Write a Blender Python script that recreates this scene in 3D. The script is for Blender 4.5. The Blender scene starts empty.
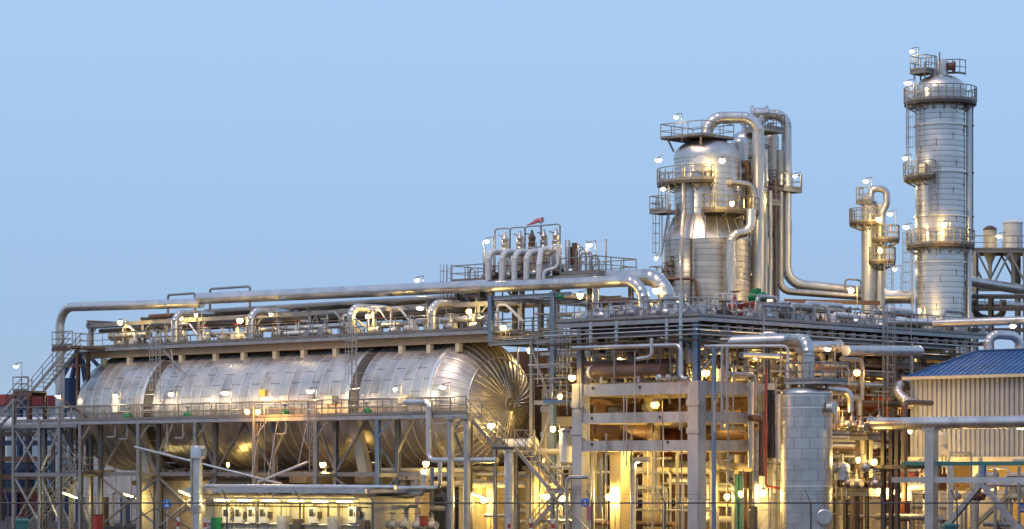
import bpy, math, random
from mathutils import Vector, Matrix
random.seed(7)
SC = bpy.context.scene
COL = SC.collection
R = math.radians
PI = math.pi

# ------------------------------------------------------------------ camera
F, HZ = 2700.0, 470.0                      # focal length in pixels, row of the horizon
YAW = R(42)
CX, CY, CZ = 102.3, -129.9, 4.5            # the plant's own grid: x along the big drum, y into the plant
cam = bpy.data.objects.new('camera', bpy.data.cameras.new('camera'))
COL.objects.link(cam)
cam.location = (CX, CY, CZ)
cam.rotation_euler = (R(90), 0, YAW)
cam.data.sensor_width = 36
cam.data.lens = F / 1024 * 36
cam.data.shift_y = (HZ - 264.5) / 1024
cam.data.clip_start = 1
cam.data.clip_end = 9000
SC.camera = cam

# ------------------------------------------------------------------ sky, afterglow, exposure
SC.view_settings.view_transform = 'Standard'
SC.view_settings.look = 'None'
SC.view_settings.exposure = 0
SC.view_settings.gamma = 1
W = bpy.data.worlds.new('World'); SC.world = W; W.use_nodes = True
nt = W.node_tree; nt.nodes.clear()
out = nt.nodes.new('ShaderNodeOutputWorld'); bg = nt.nodes.new('ShaderNodeBackground')
tc = nt.nodes.new('ShaderNodeTexCoord'); sep = nt.nodes.new('ShaderNodeSeparateXYZ')
ramp = nt.nodes.new('ShaderNodeValToRGB')
nt.links.new(tc.outputs['Generated'], sep.inputs[0])
nt.links.new(sep.outputs['Z'], ramp.inputs[0])
nt.links.new(ramp.outputs[0], bg.inputs[0])
nt.links.new(bg.outputs[0], out.inputs[0])
el = ramp.color_ramp.elements
el[0].position = 0.0; el[0].color = (0.42, 0.52, 0.68, 1)
el[1].position = 1.0; el[1].color = (0.25, 0.42, 0.80, 1)
e = el.new(0.06); e.color = (0.36, 0.54, 0.785, 1)
e = el.new(0.17); e.color = (0.40, 0.61, 0.91, 1)
e = el.new(0.45); e.color = (0.34, 0.54, 0.90, 1)
bg.inputs[1].default_value = 1.0
SUN_EL = R(56)                              # high soft sun lamp standing in for afterglow, behind the camera, to its left
sun = bpy.data.lights.new('sun', 'SUN'); sun.energy = 1.6; sun.angle = R(26); sun.color = (1.0, 0.74, 0.56)
so = bpy.data.objects.new('sun', sun); COL.objects.link(so)
so.location = (0, -60, 80)
sd = Vector((math.sin(YAW), -math.cos(YAW), 0)) * math.cos(R(40)) + Vector((-math.cos(YAW), -math.sin(YAW), 0)) * math.sin(R(40))
sd = sd.normalized() * math.cos(SUN_EL) + Vector((0, 0, math.sin(SUN_EL)))
so.rotation_euler = sd.to_track_quat('Z', 'Y').to_euler()
SC.render.engine = 'CYCLES'
SC.cycles.use_denoising = True
SC.cycles.max_bounces = 6
SC.cycles.diffuse_bounces = 3
SC.cycles.glossy_bounces = 3
SC.cycles.sample_clamp_indirect = 4

# ------------------------------------------------------------------ survey: sight lines met with planes of the plant
DX, DY = -math.sin(YAW), math.cos(YAW)
RX, RY = math.cos(YAW), math.sin(YAW)
def D(u, v, dep):
    t = (u - 512) / F
    return Vector((CX + dep * (DX + t * RX), CY + dep * (DY + t * RY), CZ + (HZ - v) * dep / F))
def A(u, v, y):
    t = (u - 512) / F
    return D(u, v, (y - CY) / (DY + t * RY))
def B(u, v, x):
    t = (u - 512) / F
    return D(u, v, (x - CX) / (DX + t * RX))
def AX(u, y): return A(u, HZ, y).x
def dep_of(p): return (p[0] - CX) * DX + (p[1] - CY) * DY

# ------------------------------------------------------------------ materials
MATS = {}
def mat(name, col, metal=0.0, rough=0.5, amt=0.12, scale=1.5, rnd=0.0, bump=0.0, stain=None, stain_amt=0.0, stretch=(1, 1, 1), fine=0.0):
    m = bpy.data.materials.new(name); m.use_nodes = True
    n = m.node_tree.nodes; l = m.node_tree.links
    b = n['Principled BSDF']
    b.inputs['Metallic'].default_value = metal
    co = n.new('ShaderNodeTexCoord'); mp = n.new('ShaderNodeMapping'); mp.inputs['Scale'].default_value = stretch
    geo = n.new('ShaderNodeNewGeometry')
    l.new(geo.outputs['Position'], mp.inputs[0])
    nz = n.new('ShaderNodeTexNoise'); nz.inputs['Scale'].default_value = scale; nz.inputs['Detail'].default_value = 6
    l.new(mp.outputs[0], nz.inputs['Vector'])
    mr = n.new('ShaderNodeMapRange'); mr.inputs[1].default_value = 0.3; mr.inputs[2].default_value = 0.7
    mr.inputs[3].default_value = 1 - amt; mr.inputs[4].default_value = 1 + amt
    l.new(nz.outputs[0], mr.inputs[0])
    val = mr.outputs[0]
    if rnd:
        oi = n.new('ShaderNodeObjectInfo')
        m2 = n.new('ShaderNodeMapRange'); m2.inputs[3].default_value = 1 - rnd; m2.inputs[4].default_value = 1 + rnd
        l.new(oi.outputs['Random'], m2.inputs[0])
        mm = n.new('ShaderNodeMath'); mm.operation = 'MULTIPLY'
        l.new(val, mm.inputs[0]); l.new(m2.outputs[0], mm.inputs[1]); val = mm.outputs[0]
    vm = n.new('ShaderNodeVectorMath'); vm.operation = 'SCALE'
    vm.inputs[0].default_value = col[:3]
    l.new(val, vm.inputs['Scale'])
    colour = vm.outputs[0]
    if stain:
        n2 = n.new('ShaderNodeTexNoise'); n2.inputs['Scale'].default_value = 0.9; n2.inputs['Detail'].default_value = 8; n2.inputs['Roughness'].default_value = 0.65
        mp2 = n.new('ShaderNodeMapping'); mp2.inputs['Scale'].default_value = (1, 1, 0.35)
        l.new(geo.outputs['Position'], mp2.inputs[0]); l.new(mp2.outputs[0], n2.inputs['Vector'])
        r2 = n.new('ShaderNodeMapRange'); r2.inputs[1].default_value = 0.5; r2.inputs[2].default_value = 0.72
        r2.inputs[3].default_value = 0; r2.inputs[4].default_value = stain_amt
        l.new(n2.outputs[0], r2.inputs[0])
        mx = n.new('ShaderNodeMix'); mx.data_type = 'RGBA'
        l.new(r2.outputs[0], mx.inputs[0]); l.new(colour, mx.inputs[6]); mx.inputs[7].default_value = (*stain, 1)
        colour = mx.outputs[2]
    l.new(colour, b.inputs['Base Color'])
    rr = n.new('ShaderNodeMapRange'); rr.inputs[1].default_value = 0.3; rr.inputs[2].default_value = 0.7
    rr.inputs[3].default_value = max(0.05, rough - 0.08); rr.inputs[4].default_value = min(1, rough + 0.08)
    l.new(nz.outputs[0], rr.inputs[0]); l.new(rr.outputs[0], b.inputs['Roughness'])
    if bump:
        bp = n.new('ShaderNodeBump'); bp.inputs['Strength'].default_value = bump; bp.inputs['Distance'].default_value = 0.05
        n3 = n.new('ShaderNodeTexNoise'); n3.inputs['Scale'].default_value = scale * 1.2; n3.inputs['Detail'].default_value = 3
        l.new(geo.outputs['Position'], n3.inputs['Vector'])
        l.new(n3.outputs[0], bp.inputs['Height']); l.new(bp.outputs[0], b.inputs['Normal'])
    MATS[name] = m
    return m
ALU = mat('aluminium_jacket', (0.65, 0.605, 0.555), 0.88, 0.36, 0.10, 0.8, 0.06, 0.10, (0.27, 0.20, 0.14), 0.38)
DRUMM = mat('drum_jacket', (0.64, 0.585, 0.52), 0.80, 0.42, 0.10, 0.7, 0.035, 0.14, (0.22, 0.14, 0.09), 0.6)
ALUD = mat('weathered_jacket', (0.52, 0.46, 0.40), 0.85, 0.38, 0.14, 0.7, 0.10, 0.12, (0.22, 0.15, 0.10), 0.40)
ALUB = mat('bright_strap', (0.84, 0.78, 0.70), 0.75, 0.34, 0.05, 2.0)
PIPEW = mat('pale_pipe_jacket', (0.64, 0.61, 0.575), 0.75, 0.36, 0.10, 1.0, 0.08, 0.06, (0.30, 0.25, 0.2), 0.25)
GALV = mat('galvanised_steel', (0.38, 0.37, 0.365), 0.4, 0.5, 0.18, 2.5, 0.10)
STEEL = mat('grey_painted_steel', (0.265, 0.255, 0.24), 0.15, 0.5, 0.15, 1.2, 0.10, 0, (0.16, 0.08, 0.04), 0.35)
BLUEST = mat('blue_grey_steel', (0.16, 0.225, 0.31), 0.1, 0.45, 0.12, 1.2, 0.08, 0, (0.16, 0.08, 0.04), 0.25)
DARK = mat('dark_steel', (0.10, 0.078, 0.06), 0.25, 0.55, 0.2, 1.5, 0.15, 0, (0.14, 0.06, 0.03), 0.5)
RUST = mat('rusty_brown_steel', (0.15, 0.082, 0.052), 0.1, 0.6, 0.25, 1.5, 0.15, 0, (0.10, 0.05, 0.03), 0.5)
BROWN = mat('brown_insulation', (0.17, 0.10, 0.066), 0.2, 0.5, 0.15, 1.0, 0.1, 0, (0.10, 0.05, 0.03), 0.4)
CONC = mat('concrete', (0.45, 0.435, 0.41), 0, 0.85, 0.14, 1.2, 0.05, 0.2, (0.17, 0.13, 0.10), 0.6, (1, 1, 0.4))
CONC_LIT = mat('lamplit_concrete', (0.44, 0.355, 0.22), 0, 0.85, 0.12, 1.2, 0.06, 0.1, (0.22, 0.17, 0.11), 0.5, (1, 1, 0.4))  # yellow lamplight put into the colour of the inner concrete
WHITE = mat('white_paint', (0.68, 0.66, 0.62), 0, 0.45, 0.06, 1.2, 0.04, 0, (0.42, 0.36, 0.30), 0.3)
CREAM = mat('cream_paint', (0.62, 0.53, 0.36), 0, 0.5, 0.07, 1.2, 0.05, 0, (0.36, 0.28, 0.18), 0.3)
SIDING = mat('cream_siding', (0.42, 0.41, 0.395), 0.1, 0.5, 0.06, 0.6, 0.03, 0, (0.36, 0.31, 0.26), 0.3, (1, 1, 0.2))
ROOF = mat('blue_roof_sheet', (0.04, 0.11, 0.265), 0.1, 0.32, 0.12, 0.7, 0.05, 0, (0.16, 0.24, 0.38), 0.4)
TAN = mat('tan_sheet', (0.32, 0.225, 0.13), 0, 0.6, 0.10, 0.8, 0.08, 0, (0.2, 0.13, 0.08), 0.4)
RED = mat('red_paint', (0.38, 0.04, 0.03), 0, 0.4, 0.1, 1.5)
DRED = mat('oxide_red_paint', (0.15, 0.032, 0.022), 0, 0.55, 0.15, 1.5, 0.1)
PINK = mat('faded_pink_paint', (0.72, 0.22, 0.24), 0, 0.5, 0.1, 1.5)
GREEN = mat('green_paint', (0.015, 0.20, 0.075), 0, 0.4, 0.1, 1.5)
TEAL = mat('teal_paint', (0.04, 0.17, 0.16), 0, 0.45, 0.1, 1.5)
YELLOW = mat('yellow_paint', (0.75, 0.52, 0.05), 0, 0.4, 0.1, 1.5)
BLUE = mat('signal_blue', (0.02, 0.17, 0.62), 0, 0.35, 0.04, 1.5)
NAVY = mat('navy_paint', (0.022, 0.035, 0.075), 0, 0.5, 0.15, 1.0, 0.1)
BLACK = mat('black_rubber', (0.025, 0.025, 0.027), 0, 0.5, 0.1, 2)
WIRE = mat('fence_wire', (0.10, 0.09, 0.085), 0.4, 0.5, 0.1, 2)
GROUND = mat('yard_ground', (0.055, 0.030, 0.020), 0, 0.9, 0.25, 0.25, 0, 0.2, (0.035, 0.026, 0.02), 0.6)
RAILM = mat('railing_steel', (0.25, 0.225, 0.19), 0.35, 0.5, 0.15, 1.5, 0.2, 0, (0.20, 0.09, 0.05), 0.4)
def glow(name, col, s):
    m = bpy.data.materials.new(name); m.use_nodes = True
    b = m.node_tree.nodes['Principled BSDF']
    b.inputs['Base Color'].default_value = (*col, 1)
    b.inputs['Emission Color'].default_value = (*col, 1)
    b.inputs['Emission Strength'].default_value = s
    return m
def globe(name, col, s, clear=.45):
    """lamp glass: gives off its own glow and lets the bulb inside shine through"""
    m = glow(name, col, s); n, l = m.node_tree.nodes, m.node_tree.links
    mx, tr = n.new('ShaderNodeMixShader'), n.new('ShaderNodeBsdfTransparent'); mx.inputs[0].default_value = 1 - clear
    l.new(tr.outputs[0], mx.inputs[1]); l.new(n['Principled BSDF'].outputs[0], mx.inputs[2]); l.new(mx.outputs[0], n['Material Output'].inputs[0])
    return m
GWARM = globe('sodium_lens', (1.0, 0.52, 0.10), 6)
GYEL = globe('yellow_lens', (1.0, 0.78, 0.30), 5)
GWHITE = globe('white_lens', (1.0, 0.90, 0.66), 5)
GTUBE = glow('tube_lens', (1.0, 0.84, 0.40), 5)

# ------------------------------------------------------------------ mesh helpers
class MB:
    def __init__(s): s.v = []; s.f = []
    def add(s, vs, fs):
        o = len(s.v); s.v += [tuple(p) for p in vs]; s.f += [tuple(i + o for i in q) for q in fs]; return s
    def box(s, x0, y0, z0, x1, y1, z1):
        return s.add([(x0, y0, z0), (x1, y0, z0), (x1, y1, z0), (x0, y1, z0), (x0, y0, z1), (x1, y0, z1), (x1, y1, z1), (x0, y1, z1)],
                     [(3, 2, 1, 0), (4, 5, 6, 7), (0, 1, 5, 4), (1, 2, 6, 5), (2, 3, 7, 6), (3, 0, 4, 7)])
    def bar(s, a, b, w, h=None):
        h = h or w; m = frame_of(a, b)
        vs = [m @ Vector((x * w / 2, y * h / 2, z)) for z in (0, (Vector(b) - Vector(a)).length) for x, y in ((-1, -1), (1, -1), (1, 1), (-1, 1))]
        return s.add(vs, [(3, 2, 1, 0), (4, 5, 6, 7), (0, 1, 5, 4), (1, 2, 6, 5), (2, 3, 7, 6), (3, 0, 4, 7)])
    def tube(s, pts, r, n=8, caps=True):
        """pts: points, or (point, radius) pairs; mitred rings along the path"""
        P = [(Vector(p[0]), p[1]) if isinstance(p, tuple) and len(p) == 2 else (Vector(p), r) for p in pts]
        k = len(P); o = len(s.v); nrm = None
        for i in range(k):
            d = Vector((0, 0, 0))
            if i: 
                e = P[i][0] - P[i - 1][0]
                if e.length > 1e-6: d += e.normalized()
            if i < k - 1:
                e = P[i + 1][0] - P[i][0]
                if e.length > 1e-6: d += e.normalized()
            d = d.normalized() if d.length > 1e-6 else Vector((0, 0, 1))
            if nrm is None:
                nrm = d.orthogonal().normalized()
            else:
                nrm = (nrm - d * nrm.dot(d))
                nrm = nrm.normalized() if nrm.length > 1e-6 else d.orthogonal().normalized()
            bn = d.cross(nrm)
            for j in range(n):
                a = 2 * PI * j / n
                s.v.append(tuple(P[i][0] + (nrm * math.cos(a) + bn * math.sin(a)) * P[i][1]))
        for i in range(k - 1):
            for j in range(n):
                j2 = (j + 1) % n
                s.f.append((o + i * n + j, o + i * n + j2, o + (i + 1) * n + j2, o + (i + 1) * n + j))
        if caps:
            s.f.append(tuple(o + j for j in range(n))[::-1]); s.f.append(tuple(o + (k - 1) * n + j for j in range(n)))
        return s
    def lathe(s, prof, base, axis=(0, 0, 1), n=24, a0=0, a1=2 * PI, caps=True):
        """prof: (radius, height along the axis) pairs"""
        ax = Vector(axis).normalized(); e1 = Vector((1, 0, 0)) if abs(ax.x) < 0.9 else Vector((0, 0, 1))
        e1 = (e1 - ax * e1.dot(ax)).normalized(); e2 = ax.cross(e1); base = Vector(base)
        full = abs(a1 - a0 - 2 * PI) < 1e-6; m = n if full else n + 1; o = len(s.v)
        for r, h in prof:
            for j in range(m):
                a = a0 + (a1 - a0) * j / n
                s.v.append(tuple(base + ax * h + (e1 * math.cos(a) + e2 * math.sin(a)) * r))
        for i in range(len(prof) - 1):
            for j in range(n):
                j2 = (j + 1) % m
                s.f.append((o + i * m + j, o + i * m + j2, o + (i + 1) * m + j2, o + (i + 1) * m + j))
        if caps and full:
            if prof[0][0] > 1e-4: s.f.append(tuple(o + j for j in range(m))[::-1])
            if prof[-1][0] > 1e-4: s.f.append(tuple(o + (len(prof) - 1) * m + j for j in range(m)))
        return s
    def ring(s, c, rad, tr, axis=(0, 0, 1), n=20, k=6, a0=0, a1=2 * PI):
        ax = Vector(axis).normalized(); e1 = Vector((1, 0, 0)) if abs(ax.x) < 0.9 else Vector((0, 0, 1))
        e1 = (e1 - ax * e1.dot(ax)).normalized(); e2 = ax.cross(e1)
        full = abs(a1 - a0 - 2 * PI) < 1e-6
        pts = [Vector(c) + (e1 * math.cos(a0 + (a1 - a0) * i / n) + e2 * math.sin(a0 + (a1 - a0) * i / n)) * rad for i in range(n + 1)]
        return s.tube(pts, tr, k, caps=not full)
def frame_of(a, b):
    a, b = Vector(a), Vector(b); d = (b - a).normalized()
    up = Vector((0, 0, 1)) if abs(d.z) < 0.95 else Vector((0, 1, 0))
    x = up.cross(d).normalized(); y = d.cross(x)
    m = Matrix.Identity(4)
    for i in range(3): m[i][0] = x[i]; m[i][1] = y[i]; m[i][2] = d[i]; m[i][3] = a[i]
    return m
ORG = {}
def org(o): return ORG.get(o.name, Vector((0, 0, 0))) if o else Vector((0, 0, 0))
def mesh_of(mb, m, sharp=38):
    me = bpy.data.meshes.new('mesh'); me.from_pydata(mb.v, [], mb.f); me.update()
    me.polygons.foreach_set('use_smooth', [True] * len(me.polygons))
    me.set_sharp_from_angle(angle=R(sharp))
    if m: me.materials.append(m)
    return me
def link(name, data, parent=None):
    o = bpy.data.objects.new(name, data); COL.objects.link(o)
    if parent: o.parent = parent
    return o
def tag(o, label=None, cat=None, group=None, kind=None):
    if label: o['label'] = label
    if cat: o['category'] = cat
    if group: o['group'] = group
    if kind: o['kind'] = kind
    return o
def thing(name, label, cat, loc, group=None):
    o = link(name, None); o.location = loc; o.empty_display_size = 0.5
    ORG[o.name] = Vector(loc); return tag(o, label, cat, group)
def part(name, mb, m, parent, label=None, kind=None):
    """a mesh of its own under a thing or part; coordinates are given in the plant's grid"""
    og = org(parent); mb.v = [(x - og.x, y - og.y, z - og.z) for x, y, z in mb.v]
    o = link(name, mesh_of(mb, m), parent); ORG[o.name] = og
    if label: o['label'] = label
    if kind: o['kind'] = kind
    return o
def solo(name, mb, m, label, cat, group=None):
    xs, ys, zs = zip(*mb.v); og = Vector(((min(xs) + max(xs)) / 2, (min(ys) + max(ys)) / 2, min(zs)))
    mb.v = [(x - og.x, y - og.y, z - og.z) for x, y, z in mb.v]
    o = link(name, mesh_of(mb, m)); o.location = og; ORG[o.name] = og
    return tag(o, label, cat, group)
def setting(name, mb, m):
    o = link(name, mesh_of(mb, m)); o['kind'] = 'structure'; return o
UNIT = {}
def unit(kind, m):
    k = (kind, m.name)
    if k not in UNIT:
        b = MB()
        if kind == 'box': b.box(-.5, -.5, 0, .5, .5, 1)
        elif kind == 'rod': b.tube([(0, 0, 0), (0, 0, 1)], 1, 8)
        elif kind == 'pipe': b.tube([(0, 0, 0), (0, 0, 1)], 1, 14)
        elif kind == 'ibeam':
            t, g = .09, .06
            o = [(-.5, -.5), (.5, -.5), (.5, -.5 + t), (g, -.5 + t), (g, .5 - t), (.5, .5 - t), (.5, .5), (-.5, .5), (-.5, .5 - t), (-g, .5 - t), (-g, -.5 + t), (-.5, -.5 + t)]
            vs = [(x, y, z) for z in (0, 1) for x, y in o]
            b.add(vs, [(i, (i + 1) % 12, 12 + (i + 1) % 12, 12 + i) for i in range(12)] + [tuple(range(11, -1, -1)), tuple(range(12, 24))])
        UNIT[k] = mesh_of(b, m)
    return UNIT[k]
def seg(name, a, b, w, h, m, parent, kind='box'):
    """a straight member: shares one mesh per section and material"""
    o = link(name, unit(kind, m), parent); a = Vector(a) - org(parent); b = Vector(b) - org(parent)
    o.matrix_basis = frame_of(a, b) @ Matrix.Diagonal((w, h, (b - a).length, 1))
    ORG[o.name] = org(parent)
    return o
def rod(name, a, b, r, m, parent): return seg(name, a, b, r, r, m, parent, 'rod')
def ibeam(name, a, b, w, h, m, parent): return seg(name, a, b, w, h, m, parent, 'ibeam')
def dup(o, shift, parent=None, label=None, group=None):
    c = o.copy(); COL.objects.link(c)
    if parent: c.parent = parent; ORG[c.name] = org(parent)
    else: c.location = Vector(o.location) + Vector(shift); ORG[c.name] = Vector(c.location)
    if label: c['label'] = label
    if group: c['group'] = group
    for ch in list(o.children): dup(ch, shift, c)
    return c

# ------------------------------------------------------------------ plant builders
def railing(parent, pts, h=1.1, step=1.35, m=RAILM, toe=True, closed=False):
    """hand rails as one part, each upright a piece of its own below it"""
    pts = [Vector(p) for p in pts]
    if closed: pts = pts + [pts[0]]
    b = MB(); up = Vector((0, 0, h))
    b.tube([p + up for p in pts], .038, 6); b.tube([p + up * .52 for p in pts], .028, 6)
    if toe:
        for p, q in zip(pts, pts[1:]): b.bar(p + Vector((0, 0, .09)), q + Vector((0, 0, .09)), .02, .16)
    rl = part('railing', b, m, parent)
    for i, (p, q) in enumerate(zip(pts, pts[1:])):
        L = (q - p).length; n = max(1, round(L / step))
        for k in range(n + (1 if i == len(pts) - 2 and not closed else 0)):
            c = p.lerp(q, k / n)
            rod('post', c, c + up, .034, m, rl)
    return rl
def ladder(parent, x, y, z0, z1, face=(0, -1), m=GALV, cage=True, w=.5):
    fx, fy = face; sx, sy = -fy * w / 2, fx * w / 2
    b = MB()
    for s in (-1, 1): b.tube([(x + s * sx, y + s * sy, z0), (x + s * sx, y + s * sy, z1 + 1.0)], .035, 5)
    z = z0 + .3
    while z < z1 + .8:
        b.tube([(x - sx, y - sy, z), (x + sx, y + sy, z)], .02, 4); z += .33
    o = part('ladder', b, m, parent)
    if cage and z1 - z0 > 3:
        c = MB(); ang = math.atan2(fy, fx)
        cx, cy = x + fx * .35, y + fy * .35
        arc = [ang + t for t in (-2.0, -1.2, -.4, .4, 1.2, 2.0)]
        z = z0 + 2.2
        while z < z1 + 1:
            c.tube([(cx + .38 * math.cos(t), cy + .38 * math.sin(t), z) for t in arc], .022, 4); z += .75
        for t in arc: c.tube([(cx + .38 * math.cos(t), cy + .38 * math.sin(t), z0 + 2.2), (cx + .38 * math.cos(t), cy + .38 * math.sin(t), z1 + 1)], .016, 4)
        part('safety_cage', c, m, o)
    return o
def deck_box(parent, x0, x1, y0, y1, z, m=STEEL, edge=.26, step=2.4):
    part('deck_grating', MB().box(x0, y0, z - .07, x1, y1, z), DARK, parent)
    e = edge
    for a, b in (((x0, y0), (x1, y0)), ((x1, y0), (x1, y1)), ((x1, y1), (x0, y1)), ((x0, y1), (x0, y0))):
        seg('edge_beam', (*a, z - .05 - e / 2), (*b, z - .05 - e / 2), .1, e, m, parent)
    n = max(1, round((x1 - x0) / step))
    for k in range(1, n):
        x = x0 + (x1 - x0) * k / n
        seg('joist', (x, y0, z - .2), (x, y1, z - .2), .1, .22, m, parent)
def platform(label, x0, x1, y0, y1, z, sides='ASBN', group=None, m=STEEL, name='platform'):
    t = thing(name, label, 'platform', ((x0 + x1) / 2, (y0 + y1) / 2, z), group)
    deck_box(t, x0, x1, y0, y1, z, m)
    S = {'S': ((x0, y0), (x1, y0)), 'E': ((x1, y0), (x1, y1)), 'N': ((x1, y1), (x0, y1)), 'W': ((x0, y1), (x0, y0))}
    for s in sides:
        if s in S: railing(t, [(*p, z) for p in S[s]])
    return t
def stair(parent, a, b, width, m=STEEL, name='stair_flight'):
    """a flight from the low end a to the high end b, width along the y axis"""
    a, b = Vector(a), Vector(b); w = Vector((0, width, 0)); q = MB()
    for s in (Vector((0, 0, 0)), w): q.bar(a + s, b + s, .06, .26)
    fl = part(name, q, m, parent)
    n = max(3, round((b.z - a.z) / .3)); dx = .26 if b.x > a.x else -.26
    for k in range(1, n):
        c = a.lerp(b, k / n)
        seg('tread', c + Vector((0, .03, .0)), c + w + Vector((0, -.03, 0)), .26, .04, m, fl)
    r = MB()
    for s in (Vector((0, 0, 0)), w):
        for h in (1.0, .55): r.tube([a + s + Vector((0, 0, h)), b + s + Vector((0, 0, h))], .034, 5)
        for k in range(0, n + 1, 3):
            c = a.lerp(b, min(1, k / n)) + s; r.tube([c, c + Vector((0, 0, 1))], .028, 5)
    part('stair_rail', r, RAILM, parent)
    return fl
def fillet(pts, bend):
    """split a path into straight runs and round bends"""
    P = [Vector(p) for p in pts]; res = []; cur = P[0]
    for i in range(1, len(P) - 1):
        a, b, c = P[i - 1], P[i], P[i + 1]
        d1, d2 = (b - a).normalized(), (c - b).normalized()
        ang = d1.angle(d2)
        if ang < .03: continue
        t = min(bend * math.tan(ang / 2), (b - a).length * .49, (c - b).length * .49)
        rr = t / math.tan(ang / 2)
        s, e = b - d1 * t, b + d2 * t
        if (s - cur).length > 1e-3: res.append(('s', [cur, s]))
        n2 = (d2 - d1 * d1.dot(d2)).normalized(); ctr = s + n2 * rr
        ns = max(3, round(ang / .26)); arc = []
        for k in range(ns + 1):
            th = ang * k / ns
            arc.append(ctr - n2 * rr * math.cos(th) + d1 * rr * math.sin(th))
        res.append(('e', arc)); cur = e
    if (P[-1] - cur).length > 1e-3: res.append(('s', [cur, P[-1]]))
    return res
def banded(path, r, step, lip, curved=False):
    o = []
    if curved:
        for i, p in enumerate(path):
            o.append((p, r))
            if 0 < i < len(path) - 1 and lip:
                d = (path[i + 1] - path[i - 1]).normalized() * .02
                o[-1] = (p - d, r); o += [(p - d * .98, r + lip), (p + d * .98, r + lip), (p + d, r)]
        return o
    a, b = path; L = (b - a).length; d = (b - a).normalized(); n = int(L / step) if step else 0
    o.append((a, r))
    for k in range(1, n + 1):
        s = L * k / (n + 1) if n else 0
        for off, q in ((-.03, r), (-.029, r + lip), (.029, r + lip), (.03, r)): o.append((a + d * (s + off), q))
    o.append((b, r)); return o
def pipe(label, pts, r, m=PIPEW, bend=None, group=None, name='pipe', step=1.05, flange=False, cat='pipe', n=None):
    bend = bend or r * 3; S = fillet(pts, bend); n = n or (8 if r < .1 else 12 if r < .3 else 20)
    lip = .012 if r >= .2 else 0
    if r < .2:
        b = MB(); path = []
        for k, ps in S: path += [p for p in ps if not path or (p - path[-1]).length > 1e-4]
        b.tube(path, r, n)
        return solo(name, b, m, label, cat, group)
    t = thing(name, label, cat, Vector(pts[0]), group)
    for k, ps in S:
        part('elbow' if k == 'e' else 'straight_run', MB().tube(banded(ps, r, step, lip, k == 'e'), r, n), m, t)
    if flange:
        for p, q in ((Vector(pts[0]), Vector(pts[1])), (Vector(pts[-1]), Vector(pts[-2]))):
            d = (q - p).normalized()
            part('flange', MB().tube([p - d * .08, p + d * .08], r * 1.25, n), m, t)
    return t
LIGHTS = 0
def light(pos, power, col, rad=.12):
    global LIGHTS
    l = bpy.data.lights.new('lamp_light', 'POINT'); l.energy = power; l.color = col; l.shadow_soft_size = rad
    LIGHTS += 1
    return l
YC, WC, SCOL = (1.0, .68, .20), (1.0, .80, .48), (1.0, .48, .10)
PW = {'yellow': 3.4, 'white': 2.0, 'sodium': 3.0}
def lamp(pos, label, power=350, kind='yellow', base=None, arm=None, group=None, size=.165, name='lamp'):
    """a well-glass lamp: bracket or pole, cap, glowing reflector bowl and the bare bulb in its mouth"""
    pos = Vector(pos); col, lens = {'yellow': (YC, GYEL), 'white': (WC, GWHITE), 'sodium': (SCOL, GWARM)}[kind]
    t = thing(name, label, 'lamp', base if base is not None else pos, group)
    if base is not None:
        base = Vector(base); top = Vector((base.x + .34, base.y + .3, pos.z + .3)); base = Vector((top.x, top.y, base.z))
        rod('pole', base, top, .032, RAILM, t)
        rod('bracket_arm', top, pos + Vector((0, 0, .22)), .025, RAILM, t)
    else:
        rod('bracket_arm', pos + Vector((0, 0, .2)), pos + Vector((0, .5, .45)), .03, RAILM, t)
    g = size * random.choice((.6, .75, .9, 1.0, 1.2))
    if kind == 'white': bowl, cap = [(.02, -.16), (g * .8, -.13), (g * 1.35, -.04), (g * 1.3, .05)], [(g * 1.5, .05), (g * .7, .15), (.03, .2)]
    else: bowl, cap = [(.02, -.26), (g * .7, -.22), (g * 1.1, -.12), (g * 1.2, 0), (g * .9, .1)], [(g * 1.1, .1), (g * .5, .2), (.04, .26)]
    part('lamp_cap', MB().lathe(cap, pos, n=12), RAILM, t)
    part('glass_globe', MB().lathe(bowl, pos, n=12, caps=False), lens, t)
    lo = bpy.data.objects.new('bulb', light(pos, power * PW[kind] * (.5 if pos.z > 9.5 else 1), col, .06)); COL.objects.link(lo); lo.parent = t
    lo.location = pos + Vector((0, 0, -.06)) - org(t)
    return t
def tube_lamp(a, b, label, power=300, group=None):
    a, b = Vector(a), Vector(b); t = thing('tube_lamp', label, 'lamp', a, group)
    seg('housing', a + Vector((0, 0, .1)), b + Vector((0, 0, .1)), .2, .08, WHITE, t)
    part('tube', MB().tube([a, b], .065, 8), GTUBE, t)
    lo = bpy.data.objects.new('lamp_light', light(a, power * 1.25, (1, .80, .30), .15)); COL.objects.link(lo); lo.parent = t
    lo.location = (a + b) / 2 + Vector((0, -.15, -.3)) - org(t)
    return t
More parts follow.
